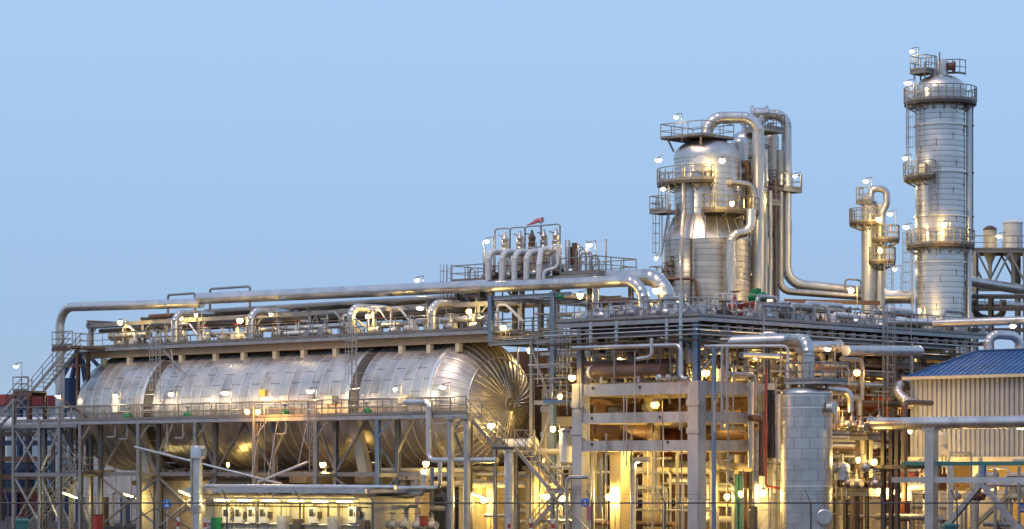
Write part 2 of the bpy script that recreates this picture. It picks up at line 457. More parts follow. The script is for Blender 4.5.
def valve(pos, label, m=GREEN, group=None, s=1.0, axis=(1, 0, 0), wheel=RED):
    pos = Vector(pos); t = thing('valve', label, 'valve', pos, group); ax = Vector(axis)
    part('body', MB().lathe([(.16 * s, -.3 * s), (.26 * s, -.12 * s), (.28 * s, 0), (.26 * s, .12 * s), (.16 * s, .3 * s)], pos + Vector((0, 0, .35 * s)), axis, 12), m, t)
    for d in (-1, 1):
        part('flange', MB().lathe([(.26 * s, d * .30 * s), (.26 * s, d * .38 * s)] if d > 0 else [(.26 * s, -.38 * s), (.26 * s, -.30 * s)], pos + Vector((0, 0, .35 * s)), axis, 12), m, t)
    part('bonnet', MB().lathe([(.16 * s, .5 * s), (.12 * s, .8 * s), (.05 * s, .85 * s), (.04 * s, 1.15 * s)], pos, n=10), m, t)
    part('support_foot', MB().box(pos.x - .08 * s, pos.y - .08 * s, pos.z, pos.x + .08 * s, pos.y + .08 * s, pos.z + .15 * s), GALV, t)
    w = MB().ring(pos + Vector((0, 0, 1.1 * s)), .25 * s, .03 * s, n=14, k=5)
    for k in range(3):
        a = k * PI / 3; d = Vector((math.cos(a), math.sin(a), 0)) * .25 * s; c = pos + Vector((0, 0, 1.1 * s)); w.tube([c - d, c + d], .02 * s, 4)
    part('handwheel', w, wheel, t)
    return t
def courses(parent, cx, cy, prof, m, course=.45, n=40, lip=.02):
    """upright vessel skin: every sheet course is a ring of its own, lapped over the one below; prof = (z, radius) pairs"""
    for (z0, r0), (z1, r1) in zip(prof, prof[1:]):
        k = max(1, round((z1 - z0) / course)); h = (z1 - z0) / k
        for i in range(k):
            za, zb = z0 + i * h, z0 + (i + 1) * h; ra, rb = r0 + (r1 - r0) * i / k, r0 + (r1 - r0) * (i + 1) / k
            part('sheet_course', MB().lathe([(ra - .06, za + .03), (ra + lip, za + .031), (ra + lip * .8, za + h * .5), (rb - .006, zb - .002), (rb - .06, zb)], (cx, cy, 0), n=n, caps=False), m, parent)
        part('core', MB().lathe([(r0 - .04, z0), (r1 - .04, z1)], (cx, cy, 0), n=n), ALUD, parent)
def shell(cx, cy, prof, course=.45, n=40, lip=.014):
    """upright vessel skin: each sheet course laps a little over the one below; prof = (z, radius) pairs"""
    o = []
    for (z0, r0), (z1, r1) in zip(prof, prof[1:]):
        if z1 - z0 < 1e-4: o += [(r0, z0), (r1, z1)]; continue
        k = max(1, round((z1 - z0) / course)) if course else 1
        for i in range(k):
            a, b = i / k, (i + 1) / k
            o += [(r0 + (r1 - r0) * a + (lip if course else 0), z0 + (z1 - z0) * a), (r0 + (r1 - r0) * b, z0 + (z1 - z0) * b - .0005)]
    return MB().lathe(o, (cx, cy, 0), n=n)
def dome(r, z, h, k=7): return [(z + h * math.sin(PI / 2 * i / k), max(.01, r * math.cos(PI / 2 * i / k))) for i in range(k + 1)]
def ring_platform(parent, cx, cy, z, r0, r1, a0, a1, h=1.1, m=STEEL):
    """balcony round a vessel from angle a0 to a1 (degrees, plant grid)"""
    n = max(4, int(abs(a1 - a0) / 12)); A_ = [R(a0 + (a1 - a0) * i / n) for i in range(n + 1)]
    b = MB(); vs = []
    for zz in (z - .22, z):
        for rr in (r0, r1): vs += [(cx + rr * math.cos(a), cy + rr * math.sin(a), zz) for a in A_]
    k = n + 1; fs = []
    for i in range(n):
        fs += [(i, i + 1, k + i + 1, k + i), (2 * k + i, 3 * k + i, 3 * k + i + 1, 2 * k + i + 1), (k + i, k + i + 1, 3 * k + i + 1, 3 * k + i), (i, 2 * k + i, 2 * k + i + 1, i + 1)]
    fs += [(0, k, 3 * k, 2 * k), (n, 2 * k + n, 3 * k + n, k + n)]
    b.add(vs, fs); p = part('balcony', b, DARK, parent)
    for i in range(0, n + 1, 2):
        a = A_[i]
        seg('bracket', (cx + r0 * math.cos(a), cy + r0 * math.sin(a), z - .65), (cx + r1 * .97 * math.cos(a), cy + r1 * .97 * math.sin(a), z - .25), .08, .08, m, p)
    pts = [(cx + r1 * math.cos(a), cy + r1 * math.sin(a), z) for a in A_]
    if abs(a1 - a0) < 359: pts = [(cx + r0 * math.cos(A_[0]), cy + r0 * math.sin(A_[0]), z)] + pts + [(cx + r0 * math.cos(A_[-1]), cy + r0 * math.sin(A_[-1]), z)]
    railing(parent, pts, h, 1.2, RAILM)
    return p
CAMA = -48.0    # plant-grid bearing (degrees) from the plant towards the camera

ZONES = ((120, 'by the stair tower'), (200, 'near the tan store'), (300, "behind the hut's left half"), (375, "behind the hut's right half"), (440, 'right of the hut'), (500, 'by the round columns'),
         (572, 'at the foot of the stairs'), (630, 'near the left concrete column'), (687, 'before the concrete corner column'), (745, 'past the concrete corner column'), (785, 'near the red fire main'),
         (835, 'behind the front vessel'), (880, 'below the service platforms'), (930, 'left of the bridge column'), (985, 'right of the bridge column'), (2000, 'near the raking struts'))
def project(p):
    d = dep_of(p); return 512 + F * ((p[0] - CX) * RX + (p[1] - CY) * RY) / d, HZ - F * (p[2] - CZ) / d
FINE = MB()          # small-bore lines too thin and tangled to tell apart
def tangle_pipe(pts, r, m, where, group):
    if r < .145:
        path = []
        for k, ps in fillet(pts, .3): path += [p for p in ps if not path or (p - path[-1]).length > 1e-4]
        FINE.tube(path, r, 6); return
    pts = [Vector(p) for p in pts]; u, v = project(sum(pts, Vector()) / len(pts))
    z = next(w for lim, w in ZONES if u < lim)
    c = {'cream_paint': 'cream', 'pale_pipe_jacket': 'pale silver', 'galvanised_steel': 'grey', 'rusty_brown_steel': 'rusty', 'white_paint': 'white', 'oxide_red_paint': 'dark red', 'brown_insulation': 'brown', 'dark_steel': 'blackish', 'weathered_jacket': 'dull silver'}[m.name]
    t = 'thin' if r < .17 else 'medium' if r < .205 else 'thick'
    o = 'upright' if len(pts) == 2 and abs(pts[1].z - pts[0].z) > .5 else 'level' if len(pts) == 2 else 'looped' if len(pts) == 4 else 'elbowed'
    if len(pts) == 3 and pts[0].z > pts[2].z + .2 and abs(pts[0].z - pts[1].z) < .1: o = 'drooping'
    h = 'high' if v < 400 else 'mid-height' if v < 465 else 'low'
    return pipe('%s %s %s pipe, %s %s, %s' % (t, c, o, h, where, z), pts, r, m, .35, group)

# ================================================================== GROUND
setting('ground', MB().box(-3000, -3000, -1, 3000, 3000, 0), GROUND)

# ================================================================== BIG HORIZONTAL DRUM
DY0, DZ0, DR = 6.0, 8.96, 4.45                 # axis position and radius
XL, XR = -60.2, -23.4
drum = thing('horizontal_drum', 'huge horizontal metal drum with riveted sheet jacket and ribbed round end', 'drum', ((XL + XR) / 2, DY0, 0))
rings = [XL]
GAPS = ((-53.0, -52.0), (-31.2, -30.3))
core = MB().lathe([(DR - .04, XL), (DR - .04, XR)], (0, DY0, DZ0), (1, 0, 0), 64)
part('inner_shell', core, ALUD, drum)
def panel_mesh(wid, ang, r, th=.035):
    b = MB(); n = 4; g = .02
    vs = []
    for x in (g, wid - g):
        for rr in (r - .03, r):
            for k in range(n + 1):
                a = (g / r) + (ang - 2 * g / r) * k / n
                vs.append((x, -math.sin(a) * rr, math.cos(a) * rr))
    k = n + 1; fs = []
    for i in range(n):
        fs += [(k + i, k + i + 1, 3 * k + i + 1, 3 * k + i), (i, k + i, k + i + 1, i + 1)[::-1], (2 * k + i, 3 * k + i, 3 * k + i + 1, 2 * k + i + 1)]
    fs += [(0, 2 * k, 3 * k, k), (n, k + n, 3 * k + n, 2 * k + n)]
    b.add(vs, fs); return b
NA = 16; ANG = 2 * PI / NA
secs = [(XL, GAPS[0][0]), (GAPS[0][1], GAPS[1][0]), (GAPS[1][1], XR)]
strap = MB(); npan = 0
for s0, s1 in secs:
    n = round((s1 - s0) / 1.06); w = (s1 - s0) / n
    pm = mesh_of(panel_mesh(w, ANG, DR + .02), DRUMM, 50); pb = MB()
    for i in range(n):
        x = s0 + i * w
        for k in range(NA):
            a = (k + (.5 if i % 2 else 0)) * ANG
            if 0.02 < a < PI * 1.03 and npan < 296:
                o = link('cladding_panel', pm, drum); npan += 1
                o.matrix_basis = Matrix.Translation(Vector((x, DY0, DZ0)) - org(drum)) @ Matrix.Rotation(a, 4, 'X')
        strap.lathe([(DR + .02, x - .035), (DR + .05, x - .034), (DR + .05, x + .034), (DR + .02, x + .035)], (0, DY0, DZ0), (1, 0, 0), 64, caps=False)
    # end collar of each section
    part('end_collar', MB().lathe([(DR + .01, s1 - .34), (DR + .13, s1 - .34), (DR + .13, s1 - .02), (DR - .05, s1 - .02)], (0, DY0, DZ0), (1, 0, 0), 64, caps=False), ALUB, drum)
part('seam_strap', strap, ALUB, drum)
for g0, g1 in GAPS:
    part('expansion_band', MB().lathe([(DR - .02, g0 - .01), (DR + .06, g0), (DR + .06, g1), (DR - .02, g1 + .01)], (0, DY0, DZ0), (1, 0, 0), 48, caps=False), DARK, drum)
    for k in range(24):
        a = k * 2 * PI / 24
        if math.sin(a) < .3:
            c = Vector((g0, DY0 + math.cos(a) * (DR + .07), DZ0 + math.sin(a) * (DR + .07)))
            seg('band_rib', c, c + Vector((g1 - g0, 0, 0)), .06, .06, ALUB, drum)
# dished ends: gores with standing seams
HC = 3.15
def head_pt(phi, a, lift=0.0, s=1):
    r = (DR + .02 + lift) * math.sin(phi); x = (HC + lift) * math.cos(phi)
    return (s * x, math.cos(a) * r, math.sin(a) * r)
part('far_dished_end', MB().lathe([((DR) * math.cos(t * PI / 16), -HC * math.sin(t * PI / 16)) for t in range(9)][:-1] + [(.01, -HC)], (XL, DY0, DZ0), (1, 0, 0), 64), DRUMM, drum)
head = part('dished_end', MB().lathe([((DR - .06) * math.cos(t * PI / 16), (HC - .06) * math.sin(t * PI / 16)) for t in range(8)] + [(.01, HC - .06)], (XR, DY0, DZ0), (1, 0, 0), 64), DARK, drum)
for zone, (p0, p1, ng) in enumerate(((PI / 2, 0.80, 52), (0.78, 0.10, 40))):
    b = MB(); rb = MB(); da = 2 * PI / ng; k = 5; vs = []; g = .06
    for i in range(k + 1):
        ph = p0 + (p1 - p0) * i / k
        for a in (-da / 2 * (1 - g), 0, da / 2 * (1 - g)): vs.append(head_pt(ph, a))
    fs = []
    for i in range(k):
        for j in range(2): fs.append((i * 3 + j, i * 3 + j + 1, i * 3 + 4 + j, i * 3 + 3 + j))
    b.add(vs, fs)
    rb.tube([(Vector(head_pt(p0 + (p1 - p0) * i / 6, da / 2, .03))) for i in range(7)], .035, 5)
    gm = mesh_of(b, DRUMM, 40); rm = mesh_of(rb, ALUB, 60)
    for i in range(ng):
        for nm, me in (('head_gore', gm), ('seam_rib', rm)):
            o = link(nm, me, head)
            o.matrix_basis = Matrix.Translation(Vector((XR, DY0, DZ0)) - org(head)) @ Matrix.Rotation(i * da, 4, 'X')
hr = MB()
for ph in (.79, .10, PI / 2):
    hr.ring(Vector((XR + HC * math.cos(ph) + .03, DY0, DZ0)), (DR + .04) * math.sin(ph), .05, (1, 0, 0), 64 if ph > .2 else 20)
part('seam_hoop', hr, ALUB, head)
part('end_cap', MB().lathe([(.5, HC - .03), (.46, HC + .03), (.12, HC + .06), (.1, HC + .2)], (XR, DY0, DZ0), (1, 0, 0), 20), ALU, head)
# saddles under the drum
for sx in (AX(146, 2.6), AX(300, 2.6), AX(366, 2.6), AX(468, 2.6)):
    t = part('saddle', MB().box(sx - .85, DY0 - 3.4, 0, sx + .85, DY0 + 3.4, 3.6), CONC_LIT, drum)
    seg('saddle_plate', (sx - .9, DY0, 4.0), (sx + .9, DY0, 4.0), 7.2, .8, CONC_LIT, t)
for sx in (AX(148, 1.8), AX(365, 1.8)):
    b = MB(); b.bar((sx - .5, 1.25, 8.0), (sx + .25, 1.7, 4.0), .85, .5)
    part('saddle_web', b, CREAM, drum)
# small plates, signs and nozzles on the shell
def on_drum(u, v):
    for k in range(60):
        a = PI / 2 + PI / 2 * k / 60
        y = DY0 + math.cos(a) * (DR + .08); p = A(u, v, y); z = DZ0 + math.sin(a) * (DR + .08)
        if p.z > z: return p
    return A(u, v, DY0 - DR)
for u, v, w, h, m in ((263, 393, .6, .5, YELLOW), (333, 400, .8, .55, CREAM), (407, 399, .8, .55, CREAM), (441, 388, .5, .14, WHITE), (312, 398, .35, .55, GALV)):
    p = on_drum(u, v)
    part('plate', MB().box(p.x - w / 2, p.y - (.5 if w == .8 else .12), p.z - h / 2, p.x + w / 2, p.y + .05, p.z + h / 2), m, drum)
for u in (128, 188, 285, 367):
    p = A(u, 402, -.2); p.z = 8.2
    valve(p, 'green handwheel valve against the drum on the lower walkway, ' + {128: 'nearest the white oval gauge', 188: 'right of the left ladder', 285: 'before the drum middle', 367: 'below the right dark band'}[u], GREEN, 'green valves along the lower walkway', .75, (0, 1, 0), BLACK)
t = thing('level_gauge', 'white oval gauge drum beside green valve near drum left end', 'gauge', A(116, 409, .6))
p = A(116, 404, .6)
part('gauge_body', MB().lathe([(.05, -.75), (.3, -.6), (.34, 0), (.3, .6), (.05, .75)], p, n=14), WHITE, t)
part('gauge_pipe', MB().tube([p + Vector((.3, 0, .4)), p + Vector((.9, 0, .4)), p + Vector((.9, .5, 1.2))], .06, 6), GALV, t)

# ================================================================== UPPER WALKWAY OVER THE DRUM
UZ = 13.9
uw = thing('upper_walkway', 'long upper steel walkway running along the top of the big drum', 'walkway', (-41, 5, UZ))
UX0, UX1, UY0, UY1 = AX(80, 3), -18.6, 3.0, 9.5
deck_box(uw, UX0, UX1, UY0, UY1, UZ, GALV, .24, 2.0)
railing(uw, [(UX0, UY0, UZ), (UX1, UY0, UZ)]); railing(uw, [(UX1, UY1, UZ), (UX0, UY1, UZ)])
seg('underside_girder', (UX0, UY0 + .35, UZ - .56), (UX1, UY0 + .35, UZ - .56), .22, .52, TAN, uw)
k = 0
for u in (104, 130, 182, 216, 244, 276, 304, 336, 402, 430, 459):
    x = AX(u, UY0 + .4)
    seg('bearing_block', (x, UY0 + .4, UZ - 1.4), (x, UY0 + .4, UZ - .84), .36, .36, CREAM, uw)
for x0, x1 in ((AX(160, 2.6), AX(186, 2.6)), (AX(168, 2.6), AX(176, 2.6))):
    seg('strut', (x0, UY0 - .1, UZ - .4), (x1, UY0 - .6, UZ - 2.2), .09, .09, GALV, uw)
# two long ladders from the lower to the upper walkway
for u, lab in ((156, 'tall caged ladder beside the dark band near the drum left end'), (352, 'tall caged ladder in front of the pale collar of the drum')):
    x = AX(u, 1.0); t = thing('access_ladder', lab, 'ladder', (x, 1.2, 8.2))
    ladder(t, x, 1.2, 8.2, UZ, (0, -1))
    for z in (9.6, 11.2, 12.6): seg('stand_off', (x, 1.25, z), (x, 2.9, z), .06, .06, GALV, t)
# clutter on the deck
VG = 'pipe valves along the upper walkway'
random.seed(3)
CN = {'cream_paint': 'cream', 'pale_pipe_jacket': 'pale silver', 'galvanised_steel': 'grey', 'rusty_brown_steel': 'rusty', 'white_paint': 'white', 'red_paint': 'red', 'oxide_red_paint': 'dark red', 'brown_insulation': 'brown', 'dark_steel': 'blackish', 'weathered_jacket': 'dull silver', 'grey_painted_steel': 'dark grey', 'blue_grey_steel': 'blue-grey'}
def UWZ(x):
    u = project((x, 4.4, UZ))[0]
    return next(w for lim, w in ((130, 'by its left lamp'), (176, 'just before the leftmost gooseneck'), (212, 'just past the leftmost gooseneck'), (252, 'just before the second gooseneck'), (302, 'just past the second gooseneck'), (352, 'before the ladder and third gooseneck'), (392, 'just past the third gooseneck'), (432, 'just before the rightmost gooseneck'), (2000, 'past the rightmost gooseneck')) if u < lim)
for i in range(20):
    x = UX0 + 3.2 + i * (UX1 - UX0 - 5) / 20 + random.uniform(-.4, .4)
    m = random.choice((GALV, GALV, PIPEW, WHITE, RED if i == 17 else GALV))
    w = random.choice((DARK, GALV, RED)); sc = random.uniform(.95, 1.25)
    valve((x, random.uniform(4.0, 4.8), UZ), '%s %s valve with %s handwheel on the upper walkway, %s' % ('big' if sc > 1.1 else 'small', CN[m.name], {'dark_steel': 'black', 'galvanised_steel': 'grey', 'red_paint': 'red'}[w.name], UWZ(x)), m, VG, sc, random.choice(((1, 0, 0), (0, 1, 0))), w)
for i, (u0, u1, y, h, r, m) in enumerate(((112, 148, 4.4, .9, .28, ALUD), (205, 250, 5.4, .75, .22, PIPEW), (262, 345, 5.0, .9, .20, PIPEW), (285, 330, 4.0, .45, .16, WHITE), (375, 425, 5.2, .8, .24, ALUD), (440, 486, 5.0, .9, .22, PIPEW))):
    pipe('short header pipe lying low behind the handrail, ' + ('at the left end of the upper walkway', 'under the second gooseneck', 'between second and third goosenecks', 'thin and white before the third gooseneck', 'under the third gooseneck', 'at the right end of the upper walkway')[i],
         [(AX(u0, y), y, UZ + h), (AX(u1, y), y, UZ + h)], r, m, flange=True, group='header pipes on the upper walkway')
for i in range(26):
    x = UX0 + 2 + i * (UX1 - UX0 - 3) / 26 + random.uniform(-.5, .5); y = random.uniform(4.2, 7.5); h = random.uniform(.9, 2.0)
    r, m = random.choice((.06, .08, .1)), random.choice((GALV, PIPEW, STEEL, WHITE))
    pipe('%s bent %s riser on the upper walkway, %s' % ('tall' if h > 1.5 else 'short', CN[m.name], UWZ(x)), [(x, y, UZ), (x, y, UZ + h), (x + random.uniform(.7, 2.4), y, UZ + h), (x + 2.4, y + .02, UZ + random.uniform(.2, .7))], r, m, .25, 'thin risers on the upper walkway', 'riser')
# four goosenecks
for u, vt, run, pos in ((175, 313, 5.6, 'leftmost on the upper walkway'), (251, 311, 6.0, 'second on the upper walkway, left of the middle lamp'), (351, 307, 6.0, 'in front of the tall ladder by the pale collar'), (432, 303, 5.6, 'rightmost over the ribbed drum end')):
    x = AX(u, 3.6); z = A(u, vt, 3.6).z
    t = pipe('fat bent silver gooseneck pipe, ' + pos, [(x, 3.6, UZ), (x, 3.6, z), (x, 3.6 + run + 2, z)], .29, PIPEW, .8, 'gooseneck pipes on the upper walkway', 'gooseneck_pipe', .9, flange=True)
# ================================================================== PIPE RACK AND THE BIG OVERHEAD LINE
rack = thing('pipe_rack', 'grey steel rack on the upper walkway carrying the long overhead pipe', 'pipe rack', (-40, 7, UZ))
for u in (91, 144, 200, 256, 311, 370, 430, 480):
    x = AX(u, 5.6)
    ibeam('column', (x, 5.6, UZ), (x, 5.6, 16.0), .3, .3, STEEL, rack); ibeam('column', (x, 9.2, UZ), (x, 9.2, 16.0), .3, .3, STEEL, rack)
    ibeam('cross_beam', (x, 5.2, 16.12), (x, 9.6, 16.12), .3, .25, STEEL, rack)
    seg('brace', (x, 5.6, 15.1), (x + 1.0, 5.6, 15.95), .1, .1, STEEL, rack)
for y in (5.5, 9.3):
    seg('rack_girder', (AX(88, 5.6), y, 15.84), (-19, y, 15.84), .22, .3, STEEL, rack)
seg('rack_girder', (AX(88, 7.4), 7.4, 15.86), (-19, 7.4, 15.86), .2, .25, STEEL, rack)
a, b = AX(60, 6.2), AX(202, 6.2)
pipe('long silver overhead pipe turning down at the left end of the plant', [(a, 6.2, 0.4), (a, 6.2, 17.5), (b, 6.2, 17.12)], .36, PIPEW, 1.5, step=1.6, name='overhead_pipe')
pipe('thicker silver overhead pipe running above the whole drum', [(b - .3, 6.2, 17.47), (AX(330, 6.2), 6.2, 17.35), (AX(490, 6.2), 6.2, 17.08)], .43, PIPEW, 1.5, step=1.6, name='overhead_pipe')
for i, (y, z, r, u0, u1, m) in enumerate(((7.6, 16.55, .24, 205, 490, ALUD), (8.4, 16.5, .2, 150, 490, RUST), (9.2, 16.6, .28, 230, 490, ALU), (7.8, 15.4, .2, 180, 490, BROWN), (6.9, 15.5, .16, 100, 480, DARK))):
    pipe('%s pipe on the rack behind the overhead line' % ('weathered silver', 'rusty brown', 'bright silver', 'brown lagged lower', 'thin dark lower')[i], [(AX(u0, y), y, z), (AX(u1, y), y, z)], r, m, group='pipes behind the overhead line', step=2)
for u0, u1, v, m in ((168, 195, 295, STEEL), (210, 250, 289, STEEL)):
    a, b = A(u0, v, 7), A(u1, v, 7)
    t = pipe('small flat-topped steel hoop standing over the overhead pipe, %s' % ('smaller left one' if u0 < 200 else 'longer right one'), [(a.x, 7, 16.6), (a.x, 7, a.z), (b.x, 7, a.z), (b.x, 7, 16.6)], .09, m, .2, 'hoops over the overhead pipe', 'pipe_hoop')
for u in (91, 144):
    x = AX(u, 9); 
# ================================================================== LOWER WALKWAY WITH LEGS AND BRACES
LZ = 8.2
lw = thing('lower_walkway', 'long lower steel walkway on braced legs along the front of the big drum', 'walkway', (-40, 0, 0))
LX0, LX1, LY0, LY1 = AX(16, -1), AX(466, -1), -1.0, 1.1
deck_box(lw, LX0, LX1, LY0, LY1, LZ, GALV, .24, 1.6)
railing(lw, [(LX0, LY0, LZ), (LX1, LY0, LZ)]); railing(lw, [(LX1 - 3, LY1, LZ), (LX0, LY1, LZ)])
FU = (81, 139, 196, 255, 316, 378, 450); fx = [AX(u, -.9) for u in FU]
for i, x in enumerate(fx):
    m = BLUEST if i in (5, 6) else STEEL
    ibeam('leg', (x, -.9, 0), (x, -.9, LZ - .3), .3, .3, m, lw)
    ibeam('leg', (x, 1.0, 0), (x, 1.0, LZ - .3), .3, .3, STEEL, lw)
    seg('cross_member', (x, -.9, 4.15), (x, 1.0, 4.15), .2, .25, STEEL, lw)
    if i < 6:
        x2 = fx[i + 1]; xm = (x + x2) / 2
        seg('tie_beam', (x + .15, 1.0, 4.2), (x2 - .15, 1.0, 4.2), .2, .28, STEEL, lw)
        if i % 2 == 0:
            seg('brace', (x, .99, 4.3), (xm, .99, 7.9), .14, .14, STEEL, lw); seg('brace', (xm, .93, 7.9), (x2, .93, 4.3), .14, .14, STEEL, lw)
        else:
            seg('brace', (x2, .99, 4.3), (x2 - 1.8, .99, 7.9), .13, .13, STEEL, lw)
            seg('brace', (x, .93, 5.6), (x + 1.5, .93, 7.9), .13, .13, CREAM, lw)
        if i in (0, 1, 4):
            seg('brace', (x, 1.03, .3), (x2, 1.03, 4.0), .13, .13, STEEL, lw)
            seg('brace', (x, .90, 4.0), (x2, .90, .3), .13, .13, STEEL, lw)
    seg('knee_brace', (x, -.9, LZ - 1.5), (x + 1.2, -.9, LZ - .3), .12, .12, m, lw)
# wall ladder and drop pipes at the walkway front
t = thing('access_ladder', 'short ladder hanging below the lower walkway near its middle', 'ladder', (AX(313, -1.2), -1.3, 4.2))
ladder(t, AX(313, -1.3), -1.3, 4.2, LZ, (0, -1), w=.7)
pipe('pale downpipe bending right along the walkway legs under the stairs', [A(405, 402, -1.3), A(429, 402, -1.3), A(429, 460, -1.3), A(497, 460, -1.3)], .2, PIPEW, .5, name='pipe')
for i, (u0, v0, u1, v1) in enumerate(((115, 421, 115, 437), (127, 421, 127, 439), (183, 421, 183, 438), (286, 421, 286, 434), (167, 421, 167, 452))):
    a, b = A(u0, v0, -.8), A(u1, v1, -.8)
    pipe('thin hanging drain pipe under the lower walkway, %s' % ('leftmost', 'second from left', 'just right of the grey mast', 'before the drum middle', 'longest, beside the left dark band')[i], [a, b, b + Vector((-.9, 0, 0))], .055, GALV, .12, 'drain pipes under the lower walkway')
# sloping white conveyor beams in front of the drum
for i, (u0, v0, u1, v1) in enumerate(((135, 447, 282, 484), (258, 482, 308, 462))):
    a, b = A(u0, v0, -1.9), A(u1, v1, -1.9)
    t = thing('sloping_pipe', ('long pale pipe sloping down to the right behind the grey mast', 'short pale pipe sloping up to the hanging ladder')[i], 'pipe', a)
    part('straight_run', MB().tube(banded([a, b], .095, 2.2, .01), .095, 12), PIPEW, t)
    for f in (.2, .8):
        c = a.lerp(b, f); seg('hanger', c, Vector((c.x, -.95, LZ - .2)), .04, .04, GALV, t)

# ================================================================== LEFT STAIR TOWER
st = thing('stair_tower', 'open steel stair tower with zigzag flights at the left end of the drum', 'stair tower', (AX(45, 0), 0, 0))
sx = [AX(u, -1) for u in (14, 40, 60)]
SY0, SY1 = -1.0, 2.0
for x in sx:
    for y in (SY0, SY1): ibeam('column', (x, y, 0), (x, y, 10.0 if x == sx[0] else 8.2), .26, .26, STEEL, st)
x0, x1, x2 = sx; x3 = AX(78, -1)
for z in (4.15, 7.85):
    for y in (SY0, SY1): seg('tie_beam', (x0, y, z), (x3, y, z), .22, .28, STEEL, st)
    for x in sx: seg('cross_member', (x, SY0, z - .05), (x, SY1, z - .05), .16, .2, STEEL, st)
for (p, q) in (((x0, 0.3), (x1, 4)), ((x0, 4.), (x1, .3)), ((x0, 4.4), (x1, 7.7)), ((x0, 7.7), (x1, 4.4)), ((x1, 4.4), (x2, 7.7)), ((x1, 4.), (x2, .3))):
    seg('brace', (p[0], SY0 + .02, p[1]), (q[0], SY0 + .02, q[1]), .11, .11, GALV, st)
    seg('brace', (p[0], SY1 + .02, p[1]), (q[0], SY1 + .02, q[1]), .11, .11, GALV, st)
stair(st, (AX(76, -.8), -.8, 4.3), (AX(46, -.8), -.8, 8.2), 1.1)
stair(st, (AX(26, .6), .6, 0.1), (AX(72, .6), .6, 4.3), 1.1)
part('landing', MB().box(x2 - .5, SY0, 4.2, x3 + .6, SY1, 4.34), DARK, st)
railing(st, [(x2, SY0, 4.34), (x3 + .6, SY0, 4.34), (x3 + .6, SY1, 4.34)])
# upper landing and the flight to the upper walkway
lx0, lx1 = AX(13, -.6), AX(31, -.6); LDZ = A(25, 391, -.4).z
part('landing', MB().box(lx0, -.6, LDZ - .14, lx1, .9, LDZ), DARK, st)
for y in (-.6, .9): seg('edge_beam', (lx0, y, LDZ - .26), (lx1, y, LDZ - .26), .12, .25, RUST, st)
railing(st, [(lx0, .9, LDZ), (lx0, -.6, LDZ), (lx1 - .4, -.6, LDZ)])
stair(st, (lx1, -.5, LDZ), (AX(70, -.5), -.5, UZ), 1.1, STEEL)
part('landing', MB().box(AX(70, -.5) - .1, -.5, UZ - .14, UX0 + 1.0, 2.98, UZ), DARK, st)
railing(st, [(AX(70, -.5) + .3, -.5, UZ), (UX0 + 1.0, -.5, UZ), (UX0 + 1.0, 2.9, UZ)])
seg('edge_beam', (AX(70, -.5), -.52, UZ - .26), (UX0 + 1.0, -.52, UZ - .26), .1, .24, RUST, st)
stair(st, (lx0 - 7, .2, LDZ - 4.6), (lx0, .2, LDZ), 1.0)
for x in (lx0 + .2, lx1 - .2):
    for y in (-.6, .9): ibeam('column', (x, y, LZ), (x, y, LDZ - .35), .24, .24, RUST, st)
seg('brace', (lx1 + .3, 0, LZ + .2), (lx1 - 3, 0, LDZ - .3), .1, .1, GALV, st)
seg('brace', (lx1 + 4.5, 1.6, LZ + .1), (lx1 + .3, 1.6, LDZ - .3), .12, .12, RUST, st)
for u in (78, 88):
    x = AX(u, 2.4); ibeam('column', (x, 2.4, 4), (x, 2.4, UZ - .3), .26, .26, RUST, st)
seg('tie_beam', (AX(64, 2.4), 2.4, A(70, 366, 2.4).z), (AX(90, 2.4), 2.4, A(70, 366, 2.4).z), .16, .2, RUST, st)

# ================================================================== RELIEF VALVE PLATFORM
RZ = 17.6
rp = thing('relief_platform', 'raised steel platform of relief valves above the overhead pipe', 'platform', (-18, 8, RZ))
rx0, rx1 = AX(452, 7), AX(598, 7)
deck_box(rp, rx0, rx1, 7.0, 11.0, RZ, STEEL, .4, 1.8)
railing(rp, [(AX(484, 7), 7, RZ), (rx0, 7, RZ), (rx0, 11, RZ), (rx1, 11, RZ), (rx1, 7, RZ), (AX(560, 7), 7, RZ)])
for x in (rx0 + .3, AX(478, 7), AX(520, 7), AX(553, 7), rx1 - .3):
    for y in (7.2, 10.8): ibeam('column', (x, y, UZ - .2 if x < AX(548, 7) else 0), (x, y, RZ - .3), .28, .28, STEEL, rp)
for k in (0, 2.2, 4.2): seg('brace', (rx0 + .4 + k, 7.1, RZ - .3), (rx0 + 2.0 + k, 7.1, RZ - 1.9), .13, .13, STEEL, rp)
ladder(rp, AX(449, 6.6), 6.6, UZ, RZ + .2, (-1, 0), cage=True)
# gooseneck relief lines
GN = []
for i, (u, lab) in enumerate(((488.5, 'leftmost of the row'), (502, 'second of the row'), (514.5, 'third of the row'), (526.5, 'fourth of the row, nearest the windsock'))):
    x = AX(u, 6.4); z = A(u, 251, 6.4).z
    GN.append(pipe('pale bent relief pipe rising from the overhead line, ' + lab, [(x, 6.4, 16.9), (x, 6.4, z), (x, 9.2, z)], .21, WHITE, .75, 'bent relief pipes below the windsock', 'relief_pipe', .8))
x = AX(539, 6.4)
pipe('kinked white relief pipe right of the bent relief pipes', [(x, 6.4, 16.9), (x, 6.4, 18.4), (x - .7, 7.4, 19.4), (x - .4, 9.0, 19.7)], .2, WHITE, .5, name='relief_pipe')
x = AX(543, 6.4)
pipe('small white U-bend pipe beside the kinked relief pipe', [(x, 6.5, 16.9), (x, 6.5, 17.9), (x + .9, 6.9, 18.1), (x + .9, 6.9, 19.5)], .12, WHITE, .4, name='relief_pipe')
fr = thing('valve_gantry', 'slim goalpost frame around the relief valve stacks', 'gantry', (AX(528, 9), 9.3, RZ))
zt = A(528, 228, 9.3).z
us = (495, 510, 525, 541, 560)
